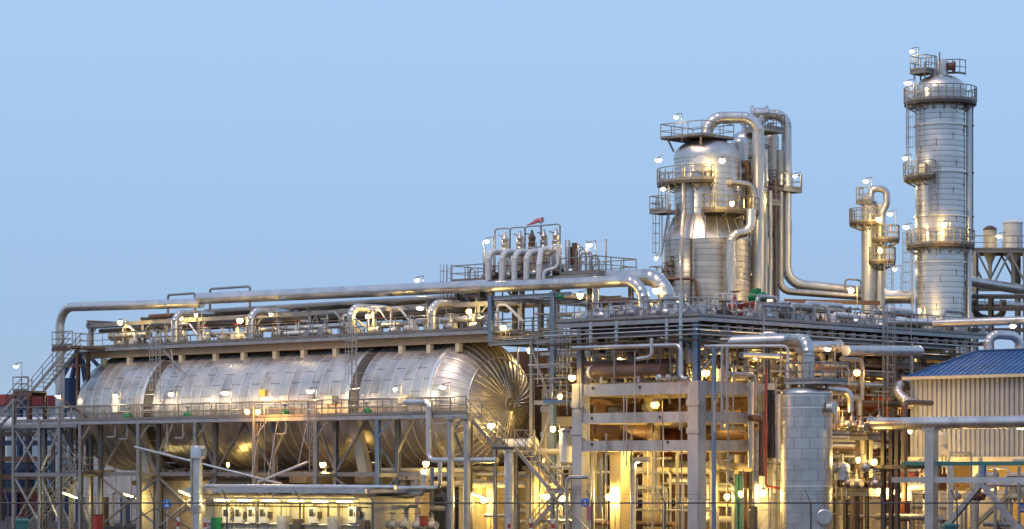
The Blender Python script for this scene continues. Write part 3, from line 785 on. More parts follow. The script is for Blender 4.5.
for u in us: rod('post', (AX(u, 9.3), 9.3, RZ), (AX(u, 9.3), 9.3, zt), .06, STEEL, fr)
for a, b in zip(us, us[1:]):
    xa, xb = AX(a, 9.3), AX(b, 9.3)
    part('top_rail', MB().tube([(xa, 9.3, zt), (xa + .2, 9.3, zt + .1), (xb - .2, 9.3, zt + .1), (xb, 9.3, zt)], .05, 5), STEEL, fr)
for i, u in enumerate((505, 520, 532, 544, 556)):
    x = AX(u, 9.0); t = thing('relief_valve', 'tall relief valve stack with ' + ('rusty' if i == 2 else 'silver') + ' spring bonnet, ' + ('leftmost', 'second', 'middle', 'fourth', 'rightmost')[i] + ' in the gantry', 'valve', (x, 9.0, RZ), 'relief valve stacks in the frame')
    w = i in (0, 4)
    part('valve_body', MB().lathe([(.3, .3), (.3, .5), (.2, .55), (.24, .9), (.34, 1.2), (.34, 1.6), (.24, 1.7), (.4, 1.72), (.4, 1.85)], (x, 9, RZ), n=14), WHITE if w else CREAM, t)
    part('spring_bonnet', MB().lathe([(.36, 1.85), (.36, 2.0), (.26, 2.05), (.30, 2.2), (.25, 2.3), (.30, 2.5), (.22, 2.6), (.28, 2.9), (.14, 3.1), (.07, 3.4)], (x, 9, RZ), n=12), (RUST if i == 2 else ALUD), t)
    part('test_lever', MB().tube([(x, 9, RZ + 3.05), (x - .6, 9, RZ + 3.2)], .04, 5), DARK, t)
    part('outlet', MB().tube([(x, 9, RZ + 1.4), (x + .45, 9, RZ + 1.4), (x + .5, 9, RZ + .5)], .15, 8), PIPEW, t)
x = AX(541, 10); z = A(541, 220, 10).z
t = thing('windsock', 'limp faded red windsock on a thin mast over the relief valves', 'windsock', (x, 10, RZ))
rod('mast', (x, 10, RZ), (x, 10, z + .1), .045, GALV, t)
part('sock', MB().tube([(Vector((x + .1, 10, z)), .2), (Vector((x - .4, 10.05, z - .02)), .17), (Vector((x - .8, 10.05, z - .14)), .11), (Vector((x - 1.05, 10.1, z - .2)), .08)], .1, 10), PINK, t)
part('sock_tail', MB().tube([(Vector((x - 1.06, 10.1, z - .2)), .07), (Vector((x - 1.4, 10.1, z - .26)), .04)], .05, 8), PINK, t)
part('hoop', MB().ring((x + .1, 10, z), .2, .03, (1, 0, 0), 14, 4), WHITE, t)
for i, (u, v0, r, m) in enumerate(((570, 247, .17, DARK), (575, 243, .22, RUST), (566, 240, .06, GALV))):
    x = AX(u, 8.5)
    pipe(('dark upright vent pipe at the right of the relief platform', 'rusty upright vent pipe with pointed cap on the relief platform', 'thin bare pole on the relief platform')[i], [(x, 8.5, RZ - .8), (x, 8.5, A(u, v0, 8.5).z)], r, m, name='vent_pipe')
for i, u in enumerate((580, 586, 592)):
    x = AX(u, 9); z = A(u, 249 + 3 * i, 9).z
    pipe('thin swan-necked vent at the relief platform right end, %s' % ('tallest', 'middle', 'lowest')[i], [(x, 9, RZ), (x, 9, z), (x + .5, 9, z), (x + .5, 9, z - .5)], .06, GALV, .22, 'swan-necked vents by the right floodlight', 'vent_pipe')
for i in range(9):
    x = rx0 + 2.2 + i * .95
    valve((x, random.uniform(7.6, 8.4), RZ), 'small %s valve on the relief platform, %s from its left end' % (('grey', 'black', 'silver')[i % 3], ('first', 'second', 'third', 'fourth', 'fifth', 'sixth', 'seventh', 'eighth', 'ninth')[i]), (GALV, DARK, PIPEW)[i % 3], 'small valves on the relief platform', .9)
# big lines with downturned elbows to the right of it
pipe('pale silver pipe below the relief platform ending in the inner downturned elbow', [(AX(486, 5.4), 5.4, 16.95), (AX(644, 5.4), 5.4, 16.75), (AX(644, 5.4), 5.4, 13.6)], .38, PIPEW, 1.5, step=2.2, name='overhead_pipe')
pipe('thick blue-grey pipe with wide outer downturned elbow beside the fat column', [(AX(575, 8), 8, 17.3), (AX(667, 8), 8, 17.15), (AX(667, 8), 8, 13.6)], .55, ALU, 2.0, step=1.2, name='overhead_pipe')

# ================================================================== MIDDLE STEEL FRAME BETWEEN DRUM AND CONCRETE FRAME
mf = thing('steel_frame', 'open steel frame with ladders between the ribbed drum end and concrete frame', 'steel frame', (-15, 5, 0))
MX = (AX(491, 2.5), AX(532, 2.5), AX(553, 2.5))
for x in MX:
    for y in (2.5, 7.5, 12.5):
        ibeam('column', (x, y, 13.0 if x == MX[0] and y < 9 else 0), (x, y, 16.1 if x != MX[1] else 13.0), .24 if x == MX[1] else .32, .24 if x == MX[1] else .32, BLUEST if y < 3 and x != MX[1] else STEEL, mf)
for z in (8.9, 11.3, 12.9, 15.9):
    for y in (2.5, 7.5, 12.5): ibeam('beam', ((MX[0] if z > 12.5 else MX[1]) - .2, y, z), (AX(572, 2.5), y, z), .2, .26, GALV if y < 3 else STEEL, mf)
    for x in MX[(0 if z > 12.5 else 1):]: ibeam('beam', (x, 2.7, z + .03), (x, 12.3, z + .03), .22, .3, STEEL, mf)
for z in (9.1, 13.1): part('deck_grating', MB().box((MX[0] if z > 12 else MX[1]) + .3, 3.0, z, -9.4, 12, z + .06), DARK, mf)
railing(mf, [(MX[0], 2.4, 13.16), (AX(572, 2.4), 2.4, 13.16)])
seg('brace', (MX[1], 2.4, 12.7), (MX[2] - .3, 2.4, 9.2), .14, .14, STEEL, mf); seg('brace', (MX[1], 2.5, 4.2), (MX[2], 2.5, 8.7), .16, .16, STEEL, mf)
ladder(mf, AX(563, 1.6), 1.6, 8.6, 14.2, (0, -1), GALV, True, .6)
pl = thing('side_platform', 'small railed platform at the head of the concrete column by the ladder', 'platform', (AX(567, 0), 0, 8.9))
deck_box(pl, AX(556, 0), AX(573, 0), -1.2, 1.2, 9.0, BLUEST, .22)
railing(pl, [(AX(556, 0), 1.2, 9.0), (AX(556, 0), -1.2, 9.0), (AX(573, 0), -1.2, 9.0)], step=.8)
# lower landing, stairs
sl = thing('access_stairs', 'steel stairs stepping down right from the lower walkway past the drum end', 'stairs', (AX(500, -.5), -.5, 0))
lzz = A(500, 447, -.6).z
stair(sl, (AX(496, -.8), -.8, lzz), (AX(466, -.8), -.8, LZ), 1.1)
la, lb = AX(494, -.8), AX(514, -.8)
part('landing', MB().box(la, -1.0, lzz - .16, lb, 1.2, lzz), DARK, sl)
railing(sl, [(la, 1.2, lzz), (lb, 1.2, lzz)]); railing(sl, [(la, -1.0, lzz), (lb - .6, -1.0, lzz)], step=.6)
l2 = AX(551, -.8); lz2 = A(551, 491, -.8).z
stair(sl, (l2, -.8, lz2), (lb, -.8, lzz), 1.1, GALV)
part('landing', MB().box(l2, -1.0, lz2 - .14, l2 + 1.3, 1.2, lz2), GALV, sl)
railing(sl, [(l2, -1, lz2), (l2 + 1.3, -1, lz2), (l2 + 1.3, 1.2, lz2)], step=.7)
stair(sl, (l2 - 3.4, .4, .05), (l2, .4, lz2), 1.0, GALV)
for x in (la + .2, lb - .2, l2 + .2):
    for y in (-.9, 1.1): ibeam('column', (x, y, 0), (x, y, (lzz if x < l2 else lz2) - .16), .2, .2, STEEL, sl)
seg('brace', (l2, -.9, 3.0), (l2 + 4, -.9, .2), .1, .1, STEEL, sl)
t = thing('support_column', 'blue-grey round column under the stair landing', 'column', (AX(509, -1.2), -1.2, 0))
rod('shaft', (AX(509, -1.4), -1.4, 0), (AX(509, -1.4), -1.4, lzz - .2), .3, PIPEW, t)
part('cap_plate', MB().lathe([(.34, lzz - .35), (.45, lzz - .3), (.45, lzz - .2)], (AX(509, -1.4), -1.4, 0), n=14), GALV, t)
for i, u in enumerate((451, 467)):
    t = thing('support_column', ('grey round column carrying the right end of the lower walkway', 'second grey round column nearest the stair head')[i], 'column', (AX(u, -1.5), -1.5, 0))
    rod('shaft', (AX(u, -1.5), -1.5, 0), (AX(u, -1.5), -1.5, LZ - .2), .22, GALV, t)
    part('cap_plate', MB().lathe([(.25, LZ - .5), (.34, LZ - .4), (.34, LZ - .2)], (AX(u, -1.5), -1.5, 0), n=14), GALV, t)
# white pot vessel and its ladder cage
x, y = AX(566, 1.0), 1.0
t = thing('pot_vessel', 'small pale upright vessel beside the left concrete column', 'vessel', (x, y, 3.4))
z0, z1 = A(566, 466, y).z, A(566, 427, y).z
part('shell', shell(x, y, [(z0, .1), (z0 + .25, .42), (z1 - .25, .42), (z1 - .1, .3), (z1, .02)], .5, 20), WHITE, t)
part('rim', MB().lathe([(.42, z1 - .32), (.5, z1 - .31), (.5, z1 - .22), (.42, z1 - .2)], (x, y, 0), n=20), GALV, t)
for s in (-1, 1): rod('leg', (x + s * .35, y, 0), (x + s * .35, y, z0 + .3), .05, GALV, t)

# ================================================================== CONCRETE FRAME WITH THE STEEL DECK ON IT
cf = thing('concrete_frame', 'big bare concrete portal frame of columns and double beams', 'concrete frame', (-4, 10, 0))
XE = .5
PX, PY = (-17.6, -8.8, XE), (0.0, 7.1, 14.2, 21.3, 28.4)
for x in PX:
    for y in PY:
        if (x < -10 and y < 7) or (x == XE and y > 10): continue
        zt = 9.95
        part('column', MB().box(x - .40, y - .40, 0, x + .40, y + .40, zt), CONC if (x == XE or y == 0) else CONC_LIT, cf)
        for z in (6.9, 8.6):
            seg('corbel', (x - .48, y - .2, z), (x + .48, y - .2, z), .5, .35, CONC, cf)
BL = (9.52, 7.75, 6.0)
for z in BL:
    for y in PY:
        for a, b in zip(PX, PX[1:]):
            if (a < -10 and y < 7) or (b == XE and y > 10): continue
            seg('beam', (a + .40, y, z), (b - .40, y, z), .52, .72 if z > 9 else .66, CONC if y == 0 else CONC_LIT, cf)
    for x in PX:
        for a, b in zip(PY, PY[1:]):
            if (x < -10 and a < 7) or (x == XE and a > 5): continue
            seg('beam', (x, a + .40, z), (x, b - .40, z), .52, .72 if z > 9 else .66, CONC if x == XE else CONC_LIT, cf)
for u, v in ((593, 388), (640, 387), (592, 418), (660, 417), (592, 444), (668, 442)):    # bolt holes
    p = A(u, v, -.265); part('anchor_bolt', MB().lathe([(.09, 0), (.09, -.06), (.04, -.08)], p, (0, 1, 0), 8), DARK, cf)
part('slab', MB().box(-9.2, .5, 9.9, -.5, 8, 10.0), CONC_LIT, cf)
sd_ = thing('pipe_deck', 'wide steel pipe deck with railings standing on the concrete frame', 'platform', (-5, 14, 10))
DX0 = AX(560, 0); DZT = 13.9; DYE = 33.0
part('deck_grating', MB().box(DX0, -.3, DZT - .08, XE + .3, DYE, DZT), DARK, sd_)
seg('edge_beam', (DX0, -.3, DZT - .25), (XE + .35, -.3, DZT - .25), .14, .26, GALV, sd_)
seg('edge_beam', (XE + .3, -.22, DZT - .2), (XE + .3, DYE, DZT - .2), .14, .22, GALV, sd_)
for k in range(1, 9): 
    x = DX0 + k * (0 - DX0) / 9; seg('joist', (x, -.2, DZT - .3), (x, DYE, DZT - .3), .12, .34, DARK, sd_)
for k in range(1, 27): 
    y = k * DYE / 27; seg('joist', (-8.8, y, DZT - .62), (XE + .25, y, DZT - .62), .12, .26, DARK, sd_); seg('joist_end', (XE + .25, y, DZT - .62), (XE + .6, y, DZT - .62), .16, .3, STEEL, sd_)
railing(sd_, [(DX0, -.25, DZT), (XE + .25, -.25, DZT), (XE + .25, DYE, DZT)], m=STEEL)
for x in PX[1:]:
    for y in PY:
        ibeam('column', (x, y, 0 if x == XE and y > 10 else 9.95), (x, y, DZT - .3), .36, .36, BLUEST if (x == XE and y == 0) else STEEL, sd_)
seg('gusset', (XE - .05, 0, 11.2), (XE - 1.6, 0, DZT - .4), .14, .14, BLUEST, sd_)
seg('gusset', (XE, .1, 10.4), (XE, 3.2, 12.5), .14, .14, GALV, sd_)
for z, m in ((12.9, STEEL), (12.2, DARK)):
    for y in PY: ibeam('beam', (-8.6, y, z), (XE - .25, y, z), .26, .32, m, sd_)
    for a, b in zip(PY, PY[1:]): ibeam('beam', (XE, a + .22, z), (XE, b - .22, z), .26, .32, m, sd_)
# service lines slung below the deck edge
for i, (z, off, r, m) in enumerate(((13.3, -.55, .04, GALV), (12.75, -.6, .04, GALV), (13.05, -.45, .06, PIPEW), (12.45, -.5, .06, DARK))):
    pipe('%s service line slung round the edge of the pipe deck' % ('topmost grey', 'lower grey', 'pale silver', 'blackish')[i], [(DX0 - 1, off, z), (XE - off, off, z), (XE - off, 31, z)], r, m, .2, 'service lines below the pipe deck edge')
# pipes on the left face above the concrete
zz = lambda u, v, y: A(u, v, y).z
pipe('pale horizontal pipe with drops across the left face of the pipe deck', [(AX(573, -.5), -.5, zz(573, 348, -.5)), (AX(681, -.5), -.5, zz(681, 345, -.5)), (AX(681, -.5), -.5, zz(681, 378, -.5)), (AX(688, -.5), -.5, zz(688, 379, -.5))], .15, PIPEW, .4)
pipe('pale stepped pipe hooking back under the horizontal pipe', [(AX(652, -.6), -.6, zz(652, 338, -.6)), (AX(652, -.6), -.6, zz(652, 357, -.6)), (AX(637, -.6), -.6, zz(637, 359, -.6))], .13, PIPEW, .35)
for i, u in enumerate((591, 617, 667, 681)):
    pipe('straight pale riser under the deck edge, %s' % ('leftmost', 'second from left', 'third, near the corner', 'tallest one at the blue corner column')[i], [(AX(u, -.35), -.35, zz(u, 347, -.3)), (AX(u, -.35), -.35, DZT - .1 if i < 3 else DZT + 1.4)], .13, PIPEW, group='pale risers on the pipe deck left face')
p = A(588, 372, -.2); q = A(640, 374, -.2)
t = thing('horizontal_vessel', 'brown horizontal vessel with white round end above the concrete beam', 'vessel', (p.x, .6, 10))
vz = p.z; 
part('shell', MB().lathe([(.42, p.x), (.44, p.x + .02), (.44, q.x + 1.5)], (0, .3, vz), (1, 0, 0), 24), BROWN, t)
part('end_cap', MB().lathe([(.02, p.x - .42), (.22, p.x - .38), (.38, p.x - .24), (.44, p.x - .05), (.47, p.x), (.47, p.x + .06)], (0, .3, vz), (1, 0, 0), 24), WHITE, t)
for x in (p.x + .9, q.x - .3): part('saddle', MB().box(x - .1, 0, 9.95, x + .1, .6, vz - .3), GALV, t)
pipe('fat brown elbow pipe sloping down onto the brown vessel', [(AX(622, .6), .8, zz(622, 349, .8)), (AX(628, .6), .8, zz(628, 352, .8)), (AX(636, .6), .8, zz(636, 372, .8))], .4, BROWN, .9)
for i, u in enumerate((660, 669)):
    c = A(u, 378, -.1); t = thing('pump_flange', ('pale round flange cover on top of the concrete beam', 'grey round flange cover beside the pale one')[i], 'flange', c)
    part('cover', MB().lathe([(.2, 0), (.23, .06), (.23, .14), (.12, .2)], c, (0, -1, 0), 16), PIPEW if i == 0 else GALV, t)
    part('neck', MB().lathe([(.13, -.8), (.13, 0)], c, (0, -1, 0), 12), PIPEW, t)
# right face: bright line and its elbow over the front vessel
pipe('bright silver pipe running right then turning down onto the front vessel', [B(700, 343, -.6), D(790, 340, 166), D(808, 340.5, 163.2), D(808, 392, 163.2)], .40, ALU, 1.0, step=1.1, name='overhead_pipe')
pipe('small hooped bypass on top of the bright silver pipe', [D(762, 342, 166.6), D(762, 333, 166.6), D(776, 333, 166.4), D(776, 342, 166.4)], .1, ALUB, .3)
pipe('thin white pipe below the bright silver pipe dropping to the vessel platform', [B(704, 346, .8), D(788, 346, 164.5), D(788, 388, 164.5)], .09, WHITE, .3)
for i, (u, v0, v1) in enumerate(((714, 346, 529), (722, 346, 430), (727, 346, 430), (715, 400, 432))):
    pipe('slim upright %s pipe in front of the concrete frame right face' % ('long blue-grey', 'grey left', 'grey right', 'short grey')[i], [D(u, v0, 164.2 - .3 * i), D(u, v1, 164.2 - .3 * i)], .09 if i else .14, GALV if i else BLUEST, group='slim uprights on the concrete frame right face')
pipe('pale J-shaped pipe hanging behind the slim uprights', [B(745, 335, -.8), B(745, 372, -.8), B(768, 377, -.8)], .27, PIPEW, .8)
pipe('long silver pipe along the concrete beam behind the front vessel', [B(704, 392, -1.2), B(800, 391, -1.2)], .3, ALU, step=1.2)
pipe('short fat brown-ended pipe poking out right of the bright elbow', [D(800, 347, 170), D(838, 346, 173.5)], .34, PIPEW, flange=True)
pipe('long pale round-ended pipe under the right end of the pipe deck', [D(846, 350.5, 173), D(919, 351, 179.5)], .34, PIPEW, flange=False)
pipe('red upright fire main beside the second concrete column', [D(766, 368, 167), D(766, 486, 167), D(784, 489, 167)], .075, RED, .2)
pipe('dark green upright pipe in the yellow-lit bay', [D(737, 474, 175), D(737, 529, 175)], .16, TEAL)
pipe('second dark green upright pipe close to the first', [D(741, 476, 175), D(741, 529, 175)], .13, TEAL)
pipe('black round duct hanging beside the red fire main', [D(771, 390, 169), D(771, 458, 169)], .3, BLACK)
pipe('cream elbow pipe low in the bay right of the concrete frame', [D(718, 452, 170), D(719, 465, 170), D(750, 468, 172)], .25, CREAM, .6)

# clutter on the pipe deck
VG2 = 'pipe valves on the pipe deck'
random.seed(11)
for i in range(16):
    valve((DX0 + .8 + i * .58 + random.uniform(-.15, .15), random.uniform(.4, 1.4), DZT), '%s pipe valve behind the front railing of the pipe deck' % ('leftmost', 'second', 'third', 'fourth', 'fifth', 'sixth', 'seventh', 'eighth', 'ninth', 'tenth', 'eleventh', 'twelfth', 'thirteenth', 'fourteenth', 'fifteenth', 'rightmost')[i], random.choice((GALV, PIPEW, STEEL, WHITE)), VG2, random.uniform(.9, 1.2), random.choice(((1, 0, 0), (0, 1, 0))), random.choice((DARK, GALV, BLUEST)))
for i in range(24):
    valve((random.uniform(-2.2, -.6), 2.5 + i * 1.22 + random.uniform(-.3, .3), DZT), '%s valve along the right railing of the pipe deck, %s' % (('grey', 'pale', 'black', 'rusty')[i % 4], ('by the corner', 'below the green motor', 'right of the green motor', 'under the sloping lines', 'before the slender column', 'before the tall column')[i // 4]), (GALV, PIPEW, DARK, RUST)[i % 4], 'pipe valves along the right railing', random.uniform(.9, 1.3), random.choice(((1, 0, 0), (0, 1, 0))), random.choice((DARK, GALV, RUST)))
for i in range(30):
    x, y = random.uniform(DX0 + .5, -1.2), random.uniform(.8, 30); h = random.uniform(.6, 1.6); d = random.choice((0, 1)); L = random.uniform(1.5, 4)
    tangle_pipe([(x, y, DZT), (x, y, DZT + h), (x - L * d * .7, y + L * (1 - d), DZT + h), (x - L * d * .7, y + L * (1 - d), DZT)], random.choice((.1, .12, .14)), random.choice((GALV, PIPEW, ALUD, WHITE)), 'on the pipe deck', 'pipe loops on the pipe deck')
for i, (u0, u1, dep, v, r, m) in enumerate(((800, 865, 192, 318, .32, PIPEW), (845, 905, 187, 324, .30, ALU), (880, 935, 184, 322, .26, PIPEW), (800, 850, 200, 311, .26, RUST), (885, 912, 205, 297, .5, PIPEW), (620, 668, 172, 310, .2, PIPEW))):
    pipe(('pale header pipe lying on the deck below the sloping lines', 'silver header pipe at the foot of the slender column', 'pale header pipe at the foot of the tall column', 'rusty header pipe at the far side of the deck', 'short fat vessel pipe between the slender and the tall column', 'low pale pipe along the front railing of the pipe deck')[i], [D(u0, v, dep), D(u1, v, dep)], r, m, flange=True)
# motor, red valve gear and white stair on the deck by the fat column
c = D(758, 305, 176)
t = thing('pump_motor', 'bright green electric motor on the pipe deck below the fat column', 'motor', c)
part('motor_body', MB().lathe([(.15, -.65), (.32, -.6), (.35, -.45), (.35, .45), (.31, .52), (.2, .6)], c + Vector((0, 0, .5)), (1, .5, 0), 18), GREEN, t)
for k in range(6): part('cooling_fin', MB().lathe([(.35, -.42 + k * .15), (.39, -.41 + k * .15), (.39, -.37 + k * .15), (.35, -.36 + k * .15)], c + Vector((0, 0, .5)), (1, .5, 0), 18, caps=False), GREEN, t)
part('terminal_box', MB().box(c.x - .3, c.y - .3, c.z + .8, c.x + .15, c.y + .15, c.z + 1.08), GREEN, t)
part('bed_plate', MB().box(c.x - .9, c.y - .5, c.z - .1, c.x + .9, c.y + .5, c.z + .15), RED, t)
for i, (u, v, mm) in enumerate(((735, 312, RED), (742, 318, RED), (560, 300, GREEN), (675, 312, GREEN))):
    c = D(u, v, 176 if i < 2 else 172)
    valve(c, ('tall red valve with handwheel left of the green motor', 'lower red valve just below the green motor', 'green valve in the frame left of the elbows', 'green valve at the foot of the downturned elbows')[i], mm, s=(1.2, .8, .6, .7)[i], wheel=DRED if i < 2 else DARK)
t = thing('white_steps', 'white railed steps and stile in front of the fat column', 'steps', D(722, 316, 174))
p0, p1, p2 = D(706, 314, 174), D(718, 294, 174), D(737, 294, 174)
part('hand_rail', MB().tube([p0, p1, p2, p2 + Vector((0, 0, -1.5))], .06, 6).tube([p0 + Vector((.4, .4, 0)), p1 + Vector((.4, .4, -.6)), p2 + Vector((.2, .4, -.6))], .05, 6), WHITE, t)
for k in range(5):
    c = p1.lerp(p2, k / 4); rod('post', c + Vector((0, 0, -1.4)), c, .05, WHITE, t)
for k in range(4):
    c = p0.lerp(p1, k / 4); seg('tread', c + Vector((0, -.1, -.4)), c + Vector((0, .8, -.4)), .3, .05, GALV, t)

# ================================================================== TANGLE INSIDE THE FRAMES
random.seed(21)
TG = 'bare pipes in the dim tangle under the pipe deck'
for i in range(110):
    if i % 3 == 0:
        y, z = random.uniform(1, 26), random.uniform(10.4, 13.0)
        x2 = random.uniform(-4, -.3); pts = [(random.uniform(-17, -8), y, z), (x2, y, z), (x2, y, z - random.uniform(1, 2.5))]
    elif i % 3 == 1:
        x, z = random.uniform(-6, .7), random.uniform(10.3, 13.0); y0 = random.uniform(1, 18)
        pts = [(x, y0, z - random.uniform(.6, 2)), (x, y0, z), (x, y0 + random.uniform(4, 10), z)]
    else:
        x, y = random.uniform(-10, -.3), random.uniform(1, 24)
        pts = [(x, y, 9.95), (x, y, 13.3)]
    tangle_pipe(pts, random.choice((.08, .11, .16, .21, .28)), random.choice((GALV, PIPEW, RUST, BROWN, DARK, ALUD)), 'under the pipe deck', TG)
TG2 = 'pipes in the yellow-lit bays'
for i in range(80):
    k = i % 4
    if k == 0: x, y = random.uniform(-17, -1), random.uniform(2, 20); pts = [(x, y, 0), (x, y, random.uniform(3, 7))]; pts.append((x + random.uniform(1, 3), y, pts[1][2]))
    elif k == 1: y, z = random.uniform(1, 18), random.uniform(1, 5); x = random.uniform(-16, -8); x2 = x + random.uniform(3, 8); pts = [(x, y, z), (x2, y, z), (x2, y, random.uniform(.2, .8))]
    elif k == 2: x, z = random.uniform(-3, 3), random.uniform(2, 7); y = random.uniform(6, 16); pts = [(x, y, z), (x, y + random.uniform(4, 10), z)]
    else: x, y = random.uniform(-2, 9), random.uniform(9, 17); h = random.uniform(4, 9); pts = [(x, y, 0), (x, y, h), (x, y + 3, h)]
    tangle_pipe(pts, random.choice((.08, .1, .14, .18, .24)), random.choice((CREAM, PIPEW, GALV, RUST, WHITE, BROWN)), 'in the yellow-lit bays', TG2)
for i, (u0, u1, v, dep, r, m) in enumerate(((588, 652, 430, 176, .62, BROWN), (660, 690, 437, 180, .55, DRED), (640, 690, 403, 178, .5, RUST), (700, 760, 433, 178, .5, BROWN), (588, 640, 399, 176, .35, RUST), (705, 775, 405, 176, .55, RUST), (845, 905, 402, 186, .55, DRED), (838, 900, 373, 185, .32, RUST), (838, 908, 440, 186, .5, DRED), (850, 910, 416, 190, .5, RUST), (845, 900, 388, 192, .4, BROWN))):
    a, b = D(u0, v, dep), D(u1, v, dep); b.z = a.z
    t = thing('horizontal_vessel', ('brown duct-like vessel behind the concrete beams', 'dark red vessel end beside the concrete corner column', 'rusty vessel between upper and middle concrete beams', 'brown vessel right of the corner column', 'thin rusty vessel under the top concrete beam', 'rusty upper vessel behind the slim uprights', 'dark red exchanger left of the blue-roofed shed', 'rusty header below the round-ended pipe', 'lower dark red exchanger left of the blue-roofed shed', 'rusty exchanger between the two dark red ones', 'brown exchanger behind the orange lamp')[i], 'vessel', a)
    ax = (b - a).normalized(); L = (b - a).length
    part('shell', MB().lathe([(.02, -.3 * r), (r * .7, -.2 * r), (r, 0), (r * 1.0, L), (r * .7, L + .2 * r), (.02, L + .3 * r)], a, ax, 20), m, t)
    for f in (.08, .5, .92): part('girth_flange', MB().lathe([(r, L * f - .08), (r * 1.15, L * f - .06), (r * 1.15, L * f + .06), (r, L * f + .08)], a, ax, 20, caps=False), m, t)
    for f in (.25, .75):
        c = a.lerp(b, f); part('saddle', MB().box(c.x - .15, c.y - .4, c.z - r - .9, c.x + .15, c.y + .4, c.z - r * .7), m, t)

random.seed(77)
TGM = 'pipes in the open steel frame'
for i in range(46):                                         # risers and headers of the open steel frame
    y = random.uniform(2.8, 12); x = random.uniform(MX[1], -9.5); k = i % 3
    if k == 0: z = random.uniform(8.5, 12); pts = [(x, y, z), (x, y, z + random.uniform(2, 5))]
    elif k == 1: z = random.choice((9.4, 10.2, 11.6, 12.2, 13.4, 14.4, 15.4)) + random.uniform(-.2, .2); x2 = min(-9, x + random.uniform(3, 7)); pts = [(x, y, z), (x2, y, z), (x2, y, z - 1.2)]
    else: z = random.uniform(9, 15); pts = [(x, 2.6, z), (x, y + 2, z)]
    tangle_pipe(pts, random.choice((.06, .08, .11, .16, .22)), random.choice((GALV, PIPEW, RUST, DARK, ALUD, CREAM)), 'in the open steel frame', TGM)

# crowded band along the right edge of the pipe deck and the bays beneath it
random.seed(123)
TGR = 'pipes along the right side of the pipe deck'
for i in range(84):
    k = i % 4; x = random.uniform(-5, .9); y = random.uniform(6, 32)
    if k == 0: z = random.uniform(10.2, 13.2); pts = [(x, y, z), (x, y + random.uniform(3, 8), z)]
    elif k == 1: z = random.uniform(9.5, 12.4); pts = [(x, y, z), (x, y, min(13.4, z + random.uniform(1.5, 3)))]
    elif k == 2: z = random.uniform(9.8, 12.8); pts = [(x - random.uniform(3, 7), y, z), (x, y, z), (x, y, z - random.uniform(.8, 2.2))]
    else: z = random.uniform(14.5, 15.6); L = random.uniform(2, 5); pts = [(x - 1.2, y, DZT), (x - 1.2, y, z), (x - 1.2, y + L, z), (x - 1.2, y + L, DZT)]
    tangle_pipe(pts, random.choice((.07, .12, .15, .2, .26)), random.choice((GALV, PIPEW, PIPEW, RUST, ALUD, CREAM, WHITE)), 'along the deck', TGR)
for i in range(150):                                        # instrument lines, conduits and drain lines
    k = i % 3; x = random.uniform(-8, 1.2); y = random.uniform(.2, 32)
    if k == 0: z = random.uniform(9.0, 13.2); pts = [(x, y, z), (x, y + random.uniform(2, 9), z)]
    elif k == 1: pts = [(x, y, random.uniform(9, 11)), (x, y, random.uniform(12, 15.6))]
    else: z = random.uniform(10, 13.3); pts = [(x - 4, y, z), (x, y, z), (x, y, z - random.uniform(.5, 2.5))]
    tangle_pipe(pts, random.choice((.035, .05, .06)), GALV, '', '')
for i in range(120):
    k = i % 3; x = random.uniform(MX[1], -.4); y = random.uniform(-.3, 6)
    if k == 0: z = random.uniform(10, 13.4); pts = [(x, y, z), (x + random.uniform(1, 5) if x < -6 else x + .3, y, z)]
    elif k == 1: pts = [(x, y, random.uniform(9.98, 11)), (x, y, random.uniform(12, 15.0))]
    else: z = random.uniform(.5, 8); pts = [(x, y + .6, 0), (x, y + .6, z)]
    tangle_pipe(pts, random.choice((.03, .045, .06)), GALV, '', '')
lad = thing('access_ladder', 'tall caged ladder rising to the pipe deck below the slender column', 'ladder', B(885, 400, .9))
ladder(lad, B(885, 400, .9).x, B(885, 400, .9).y, 7.0, DZT + .6, (1, 0), GALV)

# round end of the long pale pipe, steelwork carrying it, and levels of steel in the right-hand bays
q = D(919, 351, 179.5); ax_ = (D(919, 351, 179.5) - D(846, 350.5, 173)).normalized()
t = thing('pipe_end', 'rounded pale end cap of the long pipe under the pipe deck', 'pipe cap', q)
part('cap', MB().lathe([(.345, 0), (.32, .14), (.22, .26), (.08, .32), (.01, .33)], q, ax_, 20), PIPEW, t)
part('weld_ring', MB().lathe([(.34, -.1), (.37, -.08), (.37, -.02), (.34, 0)], q, ax_, 20, caps=False), ALUB, t)
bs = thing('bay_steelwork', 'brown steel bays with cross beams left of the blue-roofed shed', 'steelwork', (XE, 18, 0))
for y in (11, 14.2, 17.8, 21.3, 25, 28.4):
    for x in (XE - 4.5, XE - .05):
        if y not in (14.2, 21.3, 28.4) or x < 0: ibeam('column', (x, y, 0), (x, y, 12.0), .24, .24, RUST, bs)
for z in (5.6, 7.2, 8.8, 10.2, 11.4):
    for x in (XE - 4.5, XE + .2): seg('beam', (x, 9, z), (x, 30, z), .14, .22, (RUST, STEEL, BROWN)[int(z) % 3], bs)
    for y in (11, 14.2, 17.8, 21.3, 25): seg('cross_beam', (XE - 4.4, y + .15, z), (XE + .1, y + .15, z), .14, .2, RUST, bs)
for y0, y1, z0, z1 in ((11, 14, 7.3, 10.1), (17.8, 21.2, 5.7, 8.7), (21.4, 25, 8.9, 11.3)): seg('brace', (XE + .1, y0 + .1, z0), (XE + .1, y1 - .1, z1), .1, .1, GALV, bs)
railing(bs, [(XE + .35, 9.2, 8.92), (XE + .35, 24, 8.92)])

